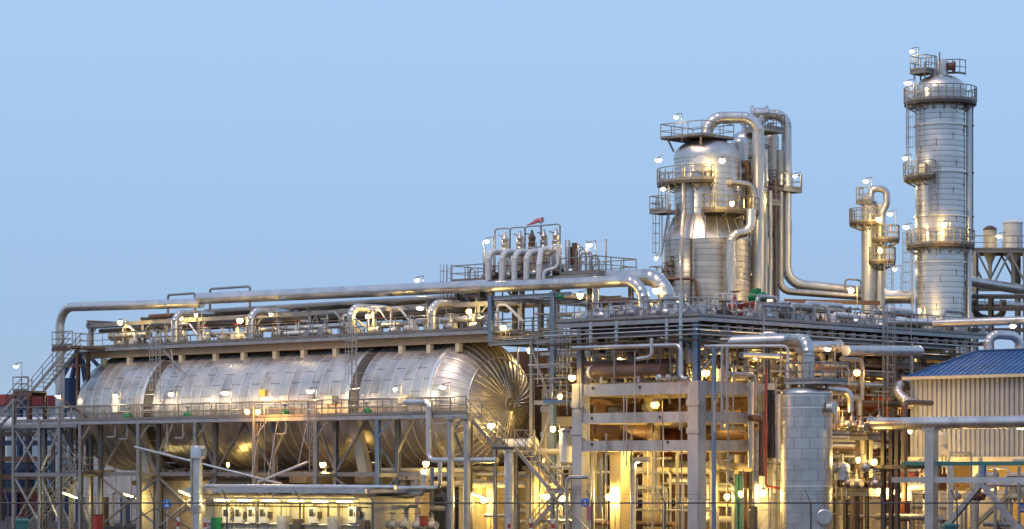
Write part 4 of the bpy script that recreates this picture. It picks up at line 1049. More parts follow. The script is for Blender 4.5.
# finer steelwork and tubing on the relief platform
for y_, z_ in ((8.2, zt - .9), (9.3, RZ + 1.9), (8.2, RZ + 1.0)):
    seg('cross_rail', (AX(495, 9.3), y_, z_), (AX(560, 9.3), y_, z_), .07, .07, STEEL, fr)
for u in us: rod('rear_post', (AX(u, 9.3) + .3, 8.2, RZ), (AX(u, 9.3) + .3, 8.2, zt - .9), .05, STEEL, fr)
random.seed(8)
for i in range(60):
    x = random.uniform(rx0 + .5, rx1 - .3); y = random.uniform(7.2, 10.8); k = i % 3; z = RZ + random.uniform(.2, 2.2)
    if k == 0: pts = [(x, y, RZ), (x, y, z + .6)]
    elif k == 1: pts = [(x, y, RZ), (x, y, z * .5 + RZ * .5), (x + .5, y, z * .5 + RZ * .5), (x + .5, y, RZ)]
    else: pts = [(x, y, RZ), (x, y, z), (x + .8, y, z), (x + .8, y, RZ)]
    tangle_pipe(pts, random.choice((.03, .05, .07)), GALV, '', '')
# pipes and conduits hung on the faces of the concrete frame
random.seed(91)
TGF = 'pipes on the faces of the concrete frame'
for i in range(26):
    k = i % 3; y = random.uniform(.8, 15); x = XE + random.uniform(.5, 1.3)
    if k == 0: z = random.uniform(6, 12.4); pts = [(x, y, z), (x, y + random.uniform(1.5, 5), z)]
    elif k == 1: z = random.uniform(0, 8); pts = [(x, y, z), (x, y, z + random.uniform(3, 5.5))]
    else: z = random.uniform(5, 12); pts = [(x, y, z), (x, y + random.uniform(1, 3), z), (x, y, z - 2)]; pts[2] = (x, pts[1][1], z - random.uniform(1.5, 4))
    tangle_pipe(pts, random.choice((.12, .13, .16, .2)), random.choice((GALV, PIPEW, PIPEW, CREAM, RUST)), 'on the frame', TGF)
for i in range(150):
    k = i % 4
    if k < 2: x = XE + random.uniform(.42, 1.4); y = random.uniform(.5, 26); z = random.uniform(.3, 11)
    else: x = random.uniform(-8, 0); y = random.uniform(-.75, -.42); z = random.uniform(.3, 11)
    if k == 0: pts = [(x, y, z), (x, y + random.uniform(1, 5), z)]
    elif k == 1 or k == 3: pts = [(x, y, z), (x, y, z + random.uniform(1.5, 4.5))]
    else: pts = [(x, y, z), (x + random.uniform(.5, 2.5) if x < -3 else x + .3, y, z)]
    if k == 2 and i % 8: continue
    if k == 3 and i % 3: continue
    tangle_pipe(pts, random.choice((.025, .04, .055)), GALV, '', '')

# ================================================================== FAT COLUMN
def on_view(cx, cy, off, back):
    """a plan point off metres right of and back metres behind (cx, cy) as one walks in from the gate"""
    return Vector((cx + RX * off + DX * back, cy + RY * off + DY * back))
FD = 208.0; SF = F / FD
c = D(707, HZ, FD); fx0, fy0 = c.x, c.y
zv = lambda v, d=FD: CZ + (HZ - v) * d / F
fc = thing('fat_column', 'fat silver distillation column with conical blue-grey skirt and domed top', 'column', (fx0, fy0, 0))
courses(fc, fx0, fy0, [(8.0, 3.27), (zv(241), 3.27)], ALUD, .44, 48)
part('skirt', MB().lathe([(3.27, 0), (3.27, 8)], (fx0, fy0, 0), n=40), DARK, fc)
q = on_view(fx0, fy0, -3.5, -.6); ladder(fc, q.x, q.y, zv(282), zv(214), (-RX, -RY)); q = on_view(fx0, fy0, -3.1, -1.5); ladder(fc, q.x, q.y, zv(300), zv(262), (-DX, -DY)); ladder(fc, q.x, q.y, zv(238), zv(186), (-RX, -RY))
courses(fc, fx0, fy0, [(zv(217), 2.5), (zv(158), 2.5)], ALU, .44, 48)
part('dome', MB().lathe([(2.56, zv(160))] + [(r, z) for z, r in dome(2.56, zv(157.5), 1.45)], (fx0, fy0, 0), n=56), ALU, fc)
for k in range(20):
    a0, a1 = k * PI / 10 + .01, (k + 1) * PI / 10 - .01
    part('cone_panel', MB().lathe([(3.33, zv(241.5)), (3.31, zv(241)), (2.56, zv(217)), (2.50, zv(216.5))], (fx0, fy0, 0), n=4, a0=a0, a1=a1, caps=False), BLUEST if False else ALU, fc)
    part('cone_rib', MB().tube([(fx0 + 3.33 * math.cos(a1), fy0 + 3.33 * math.sin(a1), zv(241)), (fx0 + 2.58 * math.cos(a1), fy0 + 2.58 * math.sin(a1), zv(217))], .035, 4), ALUB, fc)
part('inner_cone', MB().lathe([(3.25, zv(241.2)), (2.45, zv(217))], (fx0, fy0, 0), n=40), DARK, fc)
ring_platform(fc, fx0, fy0, zv(184), 2.5, 3.85, -172, -44)
ring_platform(fc, fx0, fy0, zv(214), 2.5, 4.1, -58, 25)
q = on_view(fx0, fy0, -.75, 0)
tp = part('top_deck', MB().box(q.x - 2.0, q.y - 2.0, zv(140), q.x + 2.0, q.y + 2.0, zv(139)), DARK, fc)
railing(fc, [(q.x - 2, q.y - 2, zv(139)), (q.x + 2, q.y - 2, zv(139)), (q.x + 2, q.y + 2, zv(139)), (q.x - 2, q.y + 2, zv(139))], closed=True)
for sx_ in (-1.6, 1.6):
    for sy_ in (-1.6, 1.6): seg('post', (q.x + sx_ * .8, q.y + sy_ * .8, zv(152)), (q.x + sx_, q.y + sy_, zv(140)), .14, .14, STEEL, fc)
q = on_view(fx0, fy0, -.6, -2.5)
part('manway', MB().lathe([(.55, 0), (.55, .3), (.66, .3), (.66, .45), (.1, .5)], (q.x, q.y, zv(168)), (-DX, -DY, 0), 18), ALUB, fc)
for off, z0, z1 in ((-2.75, 262, 186), (-.2, 214, 186), (.45, 214, 186)):
    q = on_view(fx0, fy0, off, -1.4 if off < -1 else -2.75)
    ladder(fc, q.x, q.y, zv(z0), zv(z1), (-DX, -DY), cage=off > -1)
for off0, off1 in ((-3.6, -3.2), (-3.0, -2.6)):
    a, b = on_view(fx0, fy0, off0, -1), on_view(fx0, fy0, off1 + .3, -1)
    seg('cable_tray', (a.x, a.y, zv(258)), (b.x, b.y, zv(205)), .12, .12, GALV, fc)
q = on_view(fx0, fy0, -3.4, -1.0)
deck_box(fc, q.x - .8, q.x + .8, q.y - .7, q.y + .9, zv(212), STEEL, .2); railing(fc, [(q.x - .8, q.y + .9, zv(212)), (q.x - .8, q.y - .7, zv(212)), (q.x + .8, q.y - .7, zv(212))], step=.7)
deck_box(fc, q.x - .8, q.x + .8, q.y - .7, q.y + .9, zv(282), STEEL, .2); railing(fc, [(q.x - .8, q.y + .9, zv(282)), (q.x - .8, q.y - .7, zv(282)), (q.x + .8, q.y - .7, zv(282))], step=.7)
P2 = lambda off, v, back=0.: Vector((*on_view(fx0, fy0, off, back), zv(v)))
pipe('thick pale overhead pipe arching from the fat column top down its right side', [P2(0, 150), P2(0, 117.5), P2(3.95, 117.5), P2(3.95, 310)], .46, PIPEW, 1.3, step=.9, name='overhead_pipe')
pipe('S-bent silver pipe coming down the front of the fat column', [P2(3.1, 214, -3.4), P2(3.0, 236, -3.6), P2(1.5, 239, -4.0), P2(1.5, 312, -4.0)], .37, ALU, .8, step=.8)
pipe('slim dull pipe following the fat column skirt on its left side', [P2(-2.0, 172, -2.8), P2(-2.0, 217, -2.8), P2(-2.2, 240, -3.5), P2(-2.2, 312, -3.5)], .17, ALUD, .6)
pipe('slim dark pipe up the left front of the fat column', [P2(-1.45, 243, -3.6), P2(-1.45, 312, -3.6)], .09, DARK)
pipe('bent brown pipe at the foot of the fat column', [P2(-3.2, 282, -3.2), P2(-1.2, 282, -3.9), P2(-1.0, 300, -3.9)], .12, RUST, .4)
pipe('short curved pipe from the fat column shoulder to the arching pipe', [P2(1.6, 185, -2.2), P2(3.2, 186, -1.2), P2(3.5, 197, -1.0), P2(3.5, 212, -1.0)], .24, ALU, .7)
for i, off in enumerate((4.6, 4.95)):
    pipe('slim silver pipe strapped along the arching pipe', [P2(off, 190, .6), P2(off, 312, .6)], .13, PIPEW, group='slim pipes along the arching pipe')
# ---- slim columns behind
for i, (u, v0, r, m, dep) in enumerate(((744, 131, .98, ALU, 214), (771, 130, .64, ALUD, 217))):
    c = D(u, HZ, dep)
    t = thing('slim_column', ('slim column just right of the fat column, mostly behind the arching pipe', 'slim brownish column between the two tall bent pipes')[i], 'column', (c.x, c.y, 0))
    zt = zv(v0, dep)
    part('shell', shell(c.x, c.y, [(0, r), (zt - .8, r)], .6, 28), m, t)
    part('dome', MB().lathe([(r * 1.03, zt - .85)] + [(rr, z) for z, rr in dome(r * 1.03, zt - .8, .8)], (c.x, c.y, 0), n=28), m, t)
    for v in ((160, 182, 215) if i == 0 else (186, 235)):
        ring_platform(t, c.x, c.y, zv(v, dep), r, r + 1.0, -150, 60)
    q = on_view(c.x, c.y, .2, -r - .15); ladder(t, q.x, q.y, 14, zv(190, dep), (-DX, -DY), cage=True)
    part('nozzle', MB().lathe([(.2, zt - .1), (.2, zt + .5), (.3, zt + .5), (.3, zt + .6)], (c.x, c.y, 0), n=14), m, t)
pd = 214
zt = lambda v: zv(v, pd)
pp = lambda u, v, d=pd: D(u, v, d)
pipe('tall silver pipe looping over the slim column tops and down to the right', [pp(761, 123), pp(761, 114.5), pp(786.5, 114.5), pp(786.5, 283.5), pp(868, 292)], .41, PIPEW, 1.5, step=.9, name='overhead_pipe')
pipe('second thinner tall pipe just left of the looping silver pipe', [pp(780, 150, 213), pp(780, 291, 213), pp(868, 297.5, 213)], .27, ALUD, .9, step=.9, name='overhead_pipe')
pipe('slim brown upright pipe between the tall pipes', [pp(775, 180, 212), pp(775, 312, 212)], .12, RUST)
pipe('slim silver upright pipe behind the arching pipe', [pp(766, 150, 212), pp(766, 312, 212)], .17, PIPEW)
t = thing('blind_flange', 'pale flanged cap at the top left end of the looping silver pipe', 'flange', pp(757, 118))
q = pp(761, 113.5) - Vector((RX, RY, 0)) * .1
part('flange', MB().lathe([(.5, -.7), (.62, -.7), (.62, -.5), (.45, -.5), (.45, .45), (.62, .45), (.62, .65), (.3, .75)], q, (RX, RY, 0), 18), PIPEW, t)
c = pp(784, 190)
platform('railed platform round the looping pipe at mid height', c.x - 1.4, c.x + 1.0, c.y - 1.4, c.y + 1.0, zt(189), 'SEWN')
c = pp(765, 131, 213)
platform('small platform below the flanged cap on the slim column top', c.x - 1.1, c.x + 1.1, c.y - 1.1, c.y + 1.1, zt(131), 'SEN')
rk = thing('pipe_rack', 'low brown steel rack carrying the sloping lines right of the fat column', 'pipe rack', (*pp(830, 300, 196).xy, DZT))
for u in (786, 836):
    for dd in (196, 199.5):
        a = D(u, 300, dd); ibeam('column', (a.x, a.y, 8), (a.x, a.y, zv(301, dd)), .28, .28, RUST, rk)
for dd in (196, 199.5): seg('rack_girder', D(784, 301, dd), D(880, 303, dd), .25, .3, RUST, rk)
seg('brace', D(812, 317, 196), D(826, 303, 196), .14, .14, RUST, rk)
pipe('flat-topped hoop over the sloping lines by the slender column', [D(845, 290, 213), D(845, 279, 213), D(861, 280, 213), D(861, 291, 213)], .07, STEEL, .3)

# ================================================================== SLENDER COLUMN
sdp = 212.0; S_ = lambda v: zv(v, sdp)
c = D(868, HZ, sdp); q0 = Vector((c.x, c.y))
t = thing('slender_column', 'slender twin-pipe column with curled top left of the tall column', 'column', (c.x, c.y, 0))
part('shell', shell(c.x, c.y, [(0, .52), (S_(197), .52), (S_(195), .35), (S_(194), .05)], .8, 24), PIPEW, t)
q = on_view(c.x, c.y, 1.0, .3)
part('twin_shell', shell(q.x, q.y, [(0, .42), (S_(204), .42), (S_(203), .05)], .8, 20), PIPEW, t)
up = [Vector((*on_view(c.x, c.y, o, -.2), S_(v))) for o, v in ((.2, 200), (.2, 189), (1.45, 189), (1.45, 204), (1.0, 214), (1.0, 226))]
pa = []
for k_, ps in fillet(up, .55): pa += [p for p in ps if not pa or (p - pa[-1]).length > 1e-4]
part('curled_pipe', MB().tube(pa, .27, 12), ALU, t)
ring_platform(t, c.x, c.y, S_(223), .42, 1.45, -190, -20)
for o, v in ((1.3, 240), (1.0, 262)):
    q = on_view(c.x, c.y, o, 0); ring_platform(t, q.x, q.y, S_(v), .2, 1.15, -140, 40)
q = on_view(c.x, c.y, -.3, -.2); deck_box(t, q.x - .5, q.x + .8, q.y - .4, q.y + .5, S_(202), STEEL, .15); railing(t, [(q.x - .5, q.y + .5, S_(202)), (q.x - .5, q.y - .4, S_(202)), (q.x + .8, q.y - .4, S_(202))], step=.6)
q = on_view(c.x, c.y, 1.5, -.6); ladder(t, q.x, q.y, DZT, S_(262), (-DX, -DY)); q = on_view(c.x, c.y, .7, -.6); ladder(t, q.x, q.y, S_(262), S_(225), (-DX, -DY))
for o, v in ((-.4, 205), (.0, 200), (.5, 203)):
    q = on_view(c.x, c.y, o - .4, -.3); rod('vent_stub', (q.x, q.y, S_(v)), (q.x, q.y, S_(v - 18)), .05, GALV, t)
# ================================================================== TALL COLUMN
td = 203.0; T_ = lambda v: zv(v, td)
c = D(940.3, HZ, td); tx, ty = c.x, c.y
tcx = thing('tall_column', 'tall silver distillation column with ring balconies and domed top', 'column', (tx, ty, 0))
courses(tcx, tx, ty, [(10.0, 1.85), (T_(94), 1.85)], ALU, .41, 48)
part('skirt', MB().lathe([(1.85, 0), (1.85, 10)], (tx, ty, 0), n=40), DARK, tcx)
part('dome', MB().lathe([(1.9, T_(95)), (1.9, T_(90))] + [(r, z) for z, r in dome(1.9, T_(90), 1.15)], (tx, ty, 0), n=56), ALU, tcx)
for v in (126, 173, 217, 263): part('stiffener_ring', MB().lathe([(1.85, T_(v) - .06), (1.98, T_(v) - .06), (1.98, T_(v) + .06), (1.85, T_(v) + .06)], (tx, ty, 0), n=48, caps=False), ALUB, tcx)
for i in range(34):                                        # vertical sheet joints, staggered course by course
    a = R(CAMA + (-58, -18, 22, 58)[i % 4] + (i // 4 % 2) * 9); z = T_(318) + i * .51
    seg('sheet_joint', (tx + 1.868 * math.cos(a), ty + 1.868 * math.sin(a), z), (tx + 1.868 * math.cos(a), ty + 1.868 * math.sin(a), z + .5), .03, .03, DARK, tcx)
ring_platform(tcx, tx, ty, T_(103), 1.85, 2.7, 0, 360)
ring_platform(tcx, tx, ty, T_(178), 1.85, 2.75, -190, -68)
ring_platform(tcx, tx, ty, T_(246), 1.85, 2.55, -178, 50)
q = on_view(tx, ty, -1.35, -.5)
deck_box(tcx, q.x - .7, q.x + .7, q.y - .7, q.y + .7, T_(72), STEEL, .2); railing(tcx, [(q.x - .7, q.y - .7, T_(72)), (q.x + .7, q.y - .7, T_(72)), (q.x + .7, q.y + .7, T_(72)), (q.x - .7, q.y + .7, T_(72))], closed=True, step=.7)
for s_ in (-.5, .5): seg('post', (q.x + s_, q.y + .4, T_(90)), (q.x + s_, q.y + .4, T_(73)), .1, .1, RAILM, tcx)
q2 = on_view(tx, ty, 1.0, .3); railing(tcx, [(q2.x - .3, q2.y - .6, T_(74)), (q2.x + .6, q2.y, T_(74)), (q2.x + .6, q2.y + .8, T_(74))], step=.6)
for o, v in ((-.2, 54), (-.55, 57), (-1.3, 64)):
    q = on_view(tx, ty, o, -.9); rod('vent_stub', (q.x, q.y, T_(80)), (q.x, q.y, T_(v)), .06, GALV, tcx)
q = on_view(tx, ty, .15, 0)
part('top_nozzle', MB().lathe([(.46, T_(76)), (.46, T_(64)), (.42, T_(61)), (.25, T_(59.4)), (.02, T_(59))], (q.x, q.y, 0), n=24), ALU, tcx)
q = on_view(tx, ty, .55, -.3); part('manway', MB().lathe([(.3, 0), (.3, .4), (.42, .4), (.42, .5), (.1, .54)], (q.x, q.y, T_(67)), (RX, RY, 0), 16), RUST, tcx)
for o, v0, v1, b in ((-1.95, 178, 103, -.9), (-.85, 246, 180, -1.75), (-2.2, 322, 246, -.6), (-2.0, 103, 72, -.4)):
    q = on_view(tx, ty, o, b); ladder(tcx, q.x, q.y, T_(v0), T_(v1), (-DX, -DY) if o > -1.5 else (-RX, -RY), cage=v0 != 103)
for o in (-2.6, -2.45): 
    q = on_view(tx, ty, o, -.4); rod('conduit', (q.x, q.y, T_(170)), (q.x, q.y, T_(104)), .04, GALV, tcx)
q = on_view(tx, ty, -1.35, -1.35)
part('control_box', MB().box(q.x - .35, q.y - .35, T_(178), q.x + .2, q.y + .1, T_(166)), CREAM, tcx)
TP = lambda o, v, b=0.: Vector((*on_view(tx, ty, o, b), T_(v)))
pipe('silver downpipe along the right side of the tall column', [TP(1.7, 100, -.3), TP(2.1, 100, -.3), TP(2.1, 322, -.3)], .22, PIPEW, .3, step=1.4)
pipe('thin downpipe beside the silver downpipe of the tall column', [TP(2.42, 104, 0), TP(2.42, 240, 0)], .07, GALV)
for v in (126, 173, 217): 
    seg('pipe_clip', TP(1.8, v, -.3), TP(2.5, v, -.2), .1, .1, RUST, tcx)

# ================================================================== SILOS AT THE RIGHT
sd2 = 215.0; L_ = lambda v: zv(v, sd2)
sf = thing('silo_stand', 'trussed steel frame with railed deck under two pale silos', 'stand', (*D(1000, 300, sd2).xy, 0))
a, b = D(968, HZ, sd2), D(1060, HZ, sd2)
dxy = Vector((RX, RY, 0)); nv = Vector((DX, DY, 0))
P3 = lambda u, v, back=0.: D(u, v, sd2) + nv * back
for back in (-1.6, 1.8):
    seg('deck_girder', P3(968, 252, back), P3(1060, 252, back), .2, .35, STEEL, sf)
    for u in (972, 1022): ibeam('column', P3(u, HZ, back) - Vector((0, 0, CZ)), P3(u, 253, back), .35, .35, STEEL, sf)
    seg('tie_beam', P3(970, 288, back), P3(1060, 288, back), .2, .28, STEEL, sf)
    for u0, u1 in ((974, 990), (1006, 990), (1006, 1022)): seg('brace', P3(u0, 254, back), P3(u1, 286, back), .14, .14, STEEL, sf)
dk = MB(); g = [P3(968, 251.5, -1.7), P3(1060, 251.5, -1.7), P3(1060, 251.5, 1.9), P3(968, 251.5, 1.9)]
dk.add([p - Vector((0, 0, .06)) for p in g] + [Vector(p) for p in g], [(3, 2, 1, 0), (4, 5, 6, 7), (0, 1, 5, 4), (1, 2, 6, 5), (2, 3, 7, 6), (3, 0, 4, 7)])
part('deck_grating', dk, DARK, sf); railing(sf, [g[3], g[0], g[1]], step=1.2)
for i, (u, r, vt, vb) in enumerate(((990, .52, 227, 250), (1013, .76, 220.5, 250))):
    c = D(u, HZ, sd2)
    t = thing('silo', ('smaller cream silo with dark lid on the trussed frame', 'larger white silo at the right on the trussed frame')[i], 'silo', (c.x, c.y, L_(vb)))
    part('shell', shell(c.x, c.y, [(L_(vb), r), (L_(vt + 2), r)], .7, 28), (CREAM, WHITE)[i], t)
    part('lid', MB().lathe([(r * 1.06, L_(vt + 3)), (r * 1.06, L_(vt + 2)), (r * .6, L_(vt) + .05), (.02, L_(vt) + .12)], (c.x, c.y, 0), n=28), (RUST, WHITE)[i], t)
    part('hopper_cone', MB().lathe([(.12, L_(vb + 22)), (.18, L_(vb + 14)), (r * .97, L_(vb + 4)), (r, L_(vb))], (c.x, c.y, 0), n=24), CREAM, t)
    part('outlet_pipe', MB().tube([(c.x, c.y, L_(vb + 35)), (c.x, c.y, L_(vb + 21))], .16, 10), CREAM, t)
for i, (pts, r, m, lab) in enumerate((
    ([D(957, 279, 207), D(1045, 293.5, 216)], .40, ALU, 'silver pipe sloping away right behind the tall column'),
    ([D(934, 323.5, 176), D(1050, 319.5, 172)], .28, ALU, 'long bright pipe running right in front of the tall column foot'),
    ([D(988, 366, 178), D(988, 334, 178), D(1020, 336, 178.6), D(1020, 362, 178.6)], .30, PIPEW, 'pale arched pipe over the blue roof'),
    ([D(968, 304, 206), D(1050, 306, 208)], .22, ALUD, 'weathered pipe on the frame below the silos'),
    ([D(975, 300, 205), D(975, 316, 205), D(990, 319, 205), D(1003, 316, 205), D(1003, 300, 205)], .26, RUST, 'rusty U-bend pipe below the silo frame'))):
    pipe(lab, pts, r, m, .75 if i > 1 else None, step=1.2)
rk = thing('pipe_rack', 'steel pipe rack below the silos beside the tall column', 'pipe rack', (*D(1000, 320, 204).xy, 8))
for u in (991, 1035):
    for dd in (204, 208): a = D(u, 300, dd); ibeam('column', (a.x, a.y, 0), (a.x, a.y, zv(297, dd)), .32, .32, DARK, rk)
for v in (297, 309, 330): 
    for dd in (204, 208): seg('rack_girder', D(968, v, dd), D(1050, v, dd), .25, .28, DARK, rk)
railing(rk, [D(968, 309, 204), D(1050, 309, 204)], m=GALV)

# ================================================================== BLUE ROOFED SHED
c = D(910.5, HZ, 176); bx0, by0 = c.x, c.y; EZ = zv(377.5, 176); WB = zv(457, 176)
BW, BX1 = 8.0, bx0 + 26
bl = thing('process_shed', 'raised shed of cream corrugated sheet with hipped blue roof', 'building', (bx0, by0, 0))
part('wall_core', MB().box(bx0 + .06, by0 + .06, WB, BX1, by0 + BW, EZ), SIDING, bl)
rib = MB(); x = bx0
while x < BX1:
    rib.add([(x, by0 + .06, WB), (x + .03, by0 - .07, WB), (x + .21, by0 - .07, WB), (x + .24, by0 + .06, WB), (x, by0 + .06, EZ), (x + .03, by0 - .07, EZ), (x + .21, by0 - .07, EZ), (x + .24, by0 + .06, EZ)], [(0, 1, 5, 4), (1, 2, 6, 5), (2, 3, 7, 6)]); x += .36
part('corrugated_front', rib, SIDING, bl, kind='stuff')
rib = MB(); y = by0
while y < by0 + BW:
    rib.add([(bx0 + .06, y, WB), (bx0, y + .07, WB), (bx0, y + .19, WB), (bx0 + .06, y + .26, WB), (bx0 + .06, y, EZ), (bx0, y + .07, EZ), (bx0, y + .19, EZ), (bx0 + .06, y + .26, EZ)], [(4, 5, 1, 0), (5, 6, 2, 1), (6, 7, 3, 2)]); y += .36
part('corrugated_end', rib, SIDING, bl, kind='stuff')
RZ2 = EZ + 1.78; o = .3; hip = 2.5
A1, A2, A3, A4 = Vector((bx0 - o, by0 - o, EZ)), Vector((BX1, by0 - o, EZ)), Vector((BX1, by0 + BW + o, EZ)), Vector((bx0 - o, by0 + BW + o, EZ))
r1, r2 = Vector((bx0 + hip, by0 + BW / 2, RZ2)), Vector((BX1, by0 + BW / 2, RZ2))
roof = part('hipped_roof', MB().add([A1, A2, A3, A4, r1, r2], [(0, 1, 5, 4), (3, 0, 4), (2, 3, 4, 5), (0, 3, 2, 1)]), ROOF, bl)
sm = MB(); x = bx0 + .1
while x < BX1:
    f = min(1, (x - A1.x) / (r1.x - A1.x)); a = Vector((x, A1.y, EZ + .02)); b = Vector((x, A1.y + (r1.y - A1.y) * f, EZ + .02 + (RZ2 - EZ) * f)); sm.bar(a, b, .05, .06); x += .42
part('roof_seams', sm, ROOF, roof, kind='stuff')
sm = MB(); y = A1.y + .3
while y < A4.y:
    f = 1 - abs(y - r1.y) / (BW / 2 + o); a = Vector((A1.x, y, EZ + .02)); b = Vector((A1.x + (r1.x - A1.x) * f, y, EZ + .02 + (RZ2 - EZ) * f)); sm.bar(a, b, .05, .06); y += .42
part('end_roof_seams', sm, ROOF, roof, kind='stuff')
for a, b in ((A1, r1), (r1, r2)): seg('ridge_cap', a + Vector((0, 0, .03)), b + Vector((0, 0, .03)), .3, .08, ROOF, roof)
seg('gutter', (A1.x, A1.y - .08, EZ - .06), (A2.x, A1.y - .08, EZ - .06), .2, .2, CREAM, bl); seg('gutter', (A1.x - .08, A1.y, EZ - .06), (A1.x - .08, A4.y, EZ - .06), .2, .2, CREAM, bl)
seg('sill_beam', (bx0 - .1, by0 - .1, WB - .2), (BX1, by0 - .1, WB - .2), .3, .4, CREAM, bl)
for x in (bx0 + .3, bx0 + 5.2, bx0 + 10, bx0 + 15): part('column', MB().box(x - .3, by0 - .3, 0, x + .3, by0 + .3, WB - .4), CREAM, bl)
part('floor_slab', MB().box(bx0, by0 + .35, WB - .35, BX1, by0 + BW, WB - .02), CONC_LIT, bl)
part('lower_wall', MB().box(bx0 + .2, by0 + 4.4, 0, BX1, by0 + 4.6, WB - .37), TAN, bl)
pipe('pale bent pipe looping out of the shed corner', [D(915, 385, 178), D(899, 385, 176), D(897, 392, 175.5), D(908, 403, 175), D(918, 404, 176)], .32, PIPEW, .8)

# ================================================================== FRONT RIGHT: PIPE BRIDGE AND TRUSS
ry = 7.4; Q = lambda u, v, y=ry: A(u, v, y)
PZ = Q(900, 423.5).z
a, b = Q(871, 423), Q(1050, 423)
pipe('long bright silver pipe crossing in front of the blue-roofed shed', [(a.x, ry, PZ), (b.x + 6, ry, PZ)], .37, ALU, step=3.0, name='overhead_pipe', flange=True)
pb = thing('pipe_bridge', 'grey pipe bridge with beams and raking struts in front of the shed', 'pipe bridge', (Q(931, 500).x, ry, 0))
x = Q(931.5, 500).x
part('main_column', MB().box(x - .3, ry - .3, 0, x + .3, ry + .3, PZ - .45), PIPEW, pb); seg('saddle_plate', (x, ry, PZ - .45), (x, ry, PZ - .3), .9, .7, GALV, pb)
xa, xb = Q(893, 479).x, Q(1060, 479).x + 4
zb = Q(985, 480).z
seg('main_beam', (xa, ry, zb), (x - .3, ry, zb), .3, .34, PIPEW, pb); seg('main_beam', (x + .3, ry, zb), (xb, ry, zb), .3, .34, PIPEW, pb)
z2 = Q(985, 463.5).z
seg('teal_beam', (Q(900, 463).x, ry + .3, z2), (xb, ry + .3, z2), .24, .24, TEAL, pb)
for u in (982, 1040): seg('post', (Q(u, 470).x, ry + .1, zb + .17), (Q(u, 470).x, ry + .1, z2 - .12), .3, .3, BLUEST, pb)
xc = Q(982, 480).x
for u, v in ((942, 522), (1022, 524)): seg('raking_strut', (xc, ry, zb - .2), (*Q(u, v).xy, Q(u, v).z - .6), .3, .3, GALV, pb)
for u, v in ((958, 520), (1040, 520)): seg('raking_strut', (xc + (1.0 if u > 1000 else 1.2), ry + 2.5, zb - .2), (Q(u, v, ry + 2.5).x, ry + 2.5, .2), .25, .25, CREAM, pb)
for u in (876, 884, 890):
    x = Q(u, 470).x; ibeam('column', (x, ry + .8, 0), (x, ry + .8, Q(u, 428).z), .25, .25, DARK, pb)
seg('tie_beam', (Q(850, 467).x, ry + .6, z2 - .2), (Q(935, 467).x, ry + .6, z2 - .2), .2, .25, DARK, pb)
random.seed(5)
TG3 = 'pipes under the pipe bridge'
for i in range(34):
    u = random.uniform(845, 1024); y = ry + random.uniform(1.5, 8); k = i % 3
    if k == 0: pts = [A(u, 535, y), A(u, random.uniform(470, 500), y)]; pts.append(pts[1] + Vector((1.5, 0, 0)))
    elif k == 1: z = random.uniform(1.0, 5.2); x = A(u, 500, y).x; x2 = x + random.uniform(2, 6); pts = [(x, y, z), (x2, y, z), (x2, y, .2)]
    else: x = A(u, 500, y).x; pts = [(x, y, .1), (x, y, random.uniform(2, 5.5))]
    tangle_pipe(pts, random.choice((.07, .1, .14, .2)), random.choice((CREAM, GALV, WHITE, RUST, DRED, PIPEW)), 'under the pipe bridge', TG3)
for i in range(14):
    u = random.uniform(850, 1020); y = ry + random.uniform(.8, 4); p = A(u, 520, y); p.z = random.choice((.5, .5, 2.6))
    vm = (CREAM, DRED, GALV)[i % 3]
    valve(p, '%s valve %s under the pipe bridge, %s' % (CN[vm.name], 'on a stand' if p.z > 1 else 'near the ground', next(w for lim, w in ZONES if u < lim)), vm, 'valves under the pipe bridge', .85, random.choice(((1, 0, 0), (0, 1, 0))), random.choice((RED, DARK)))
# upright kettles behind the bridge at the right
for i, (u, v0, v1, r, dep, m) in enumerate(((942, 432, 455, .38, 172, CREAM), (866, 432, 480, .42, 168, CREAM), (842, 462, 480, .46, 165, WHITE))):
    c = D(u, HZ, dep); za, zb_ = zv(v1, dep), zv(v0, dep)
    t = thing('small_vessel', ('small cream dome-topped vessel beside the pipe bridge column', 'cream upright vessel on the little platform right of the front vessel', 'white short vessel against the right side of the front vessel')[i], 'vessel', (c.x, c.y, za))
    part('shell', shell(c.x, c.y, [(za, r), (zb_ - r * .6, r)], .5, 20), m, t)
    part('dome', MB().lathe([(r * 1.04, zb_ - r * .62)] + [(rr, z) for z, rr in dome(r * 1.02, zb_ - r * .6, r * .6)], (c.x, c.y, 0), n=20), m, t)
    part('nozzle', MB().tube([(c.x, c.y, zb_ - .1), (c.x, c.y, zb_ + .5)], .09, 8), GALV, t)
    for k in range(3): rod('leg', (c.x + r * .8 * math.cos(k * 2.1), c.y + r * .8 * math.sin(k * 2.1), max(0, za - 1.2)), (c.x + r * .8 * math.cos(k * 2.1), c.y + r * .8 * math.sin(k * 2.1), za + .1), .05, GALV, t)
c = D(854, 488, 166)
for i, (v, w0, w1) in enumerate(((491, 834, 882), (435, 846, 874))):
    a, b = D(w0, v, 166), D(w1, v, 166)
    p = platform(('low service platform with round gear right of the front vessel', 'upper service platform with pumps right of the front vessel')[i], min(a.x, b.x), max(a.x, b.x), a.y + .5, a.y + 3.2, a.z, 'SEW')
    for x in (min(a.x, b.x) + .3, max(a.x, b.x) - .3): ibeam('leg', (x, a.y + .8, 0), (x, a.y + .8, a.z - .3), .2, .2, DARK, p)
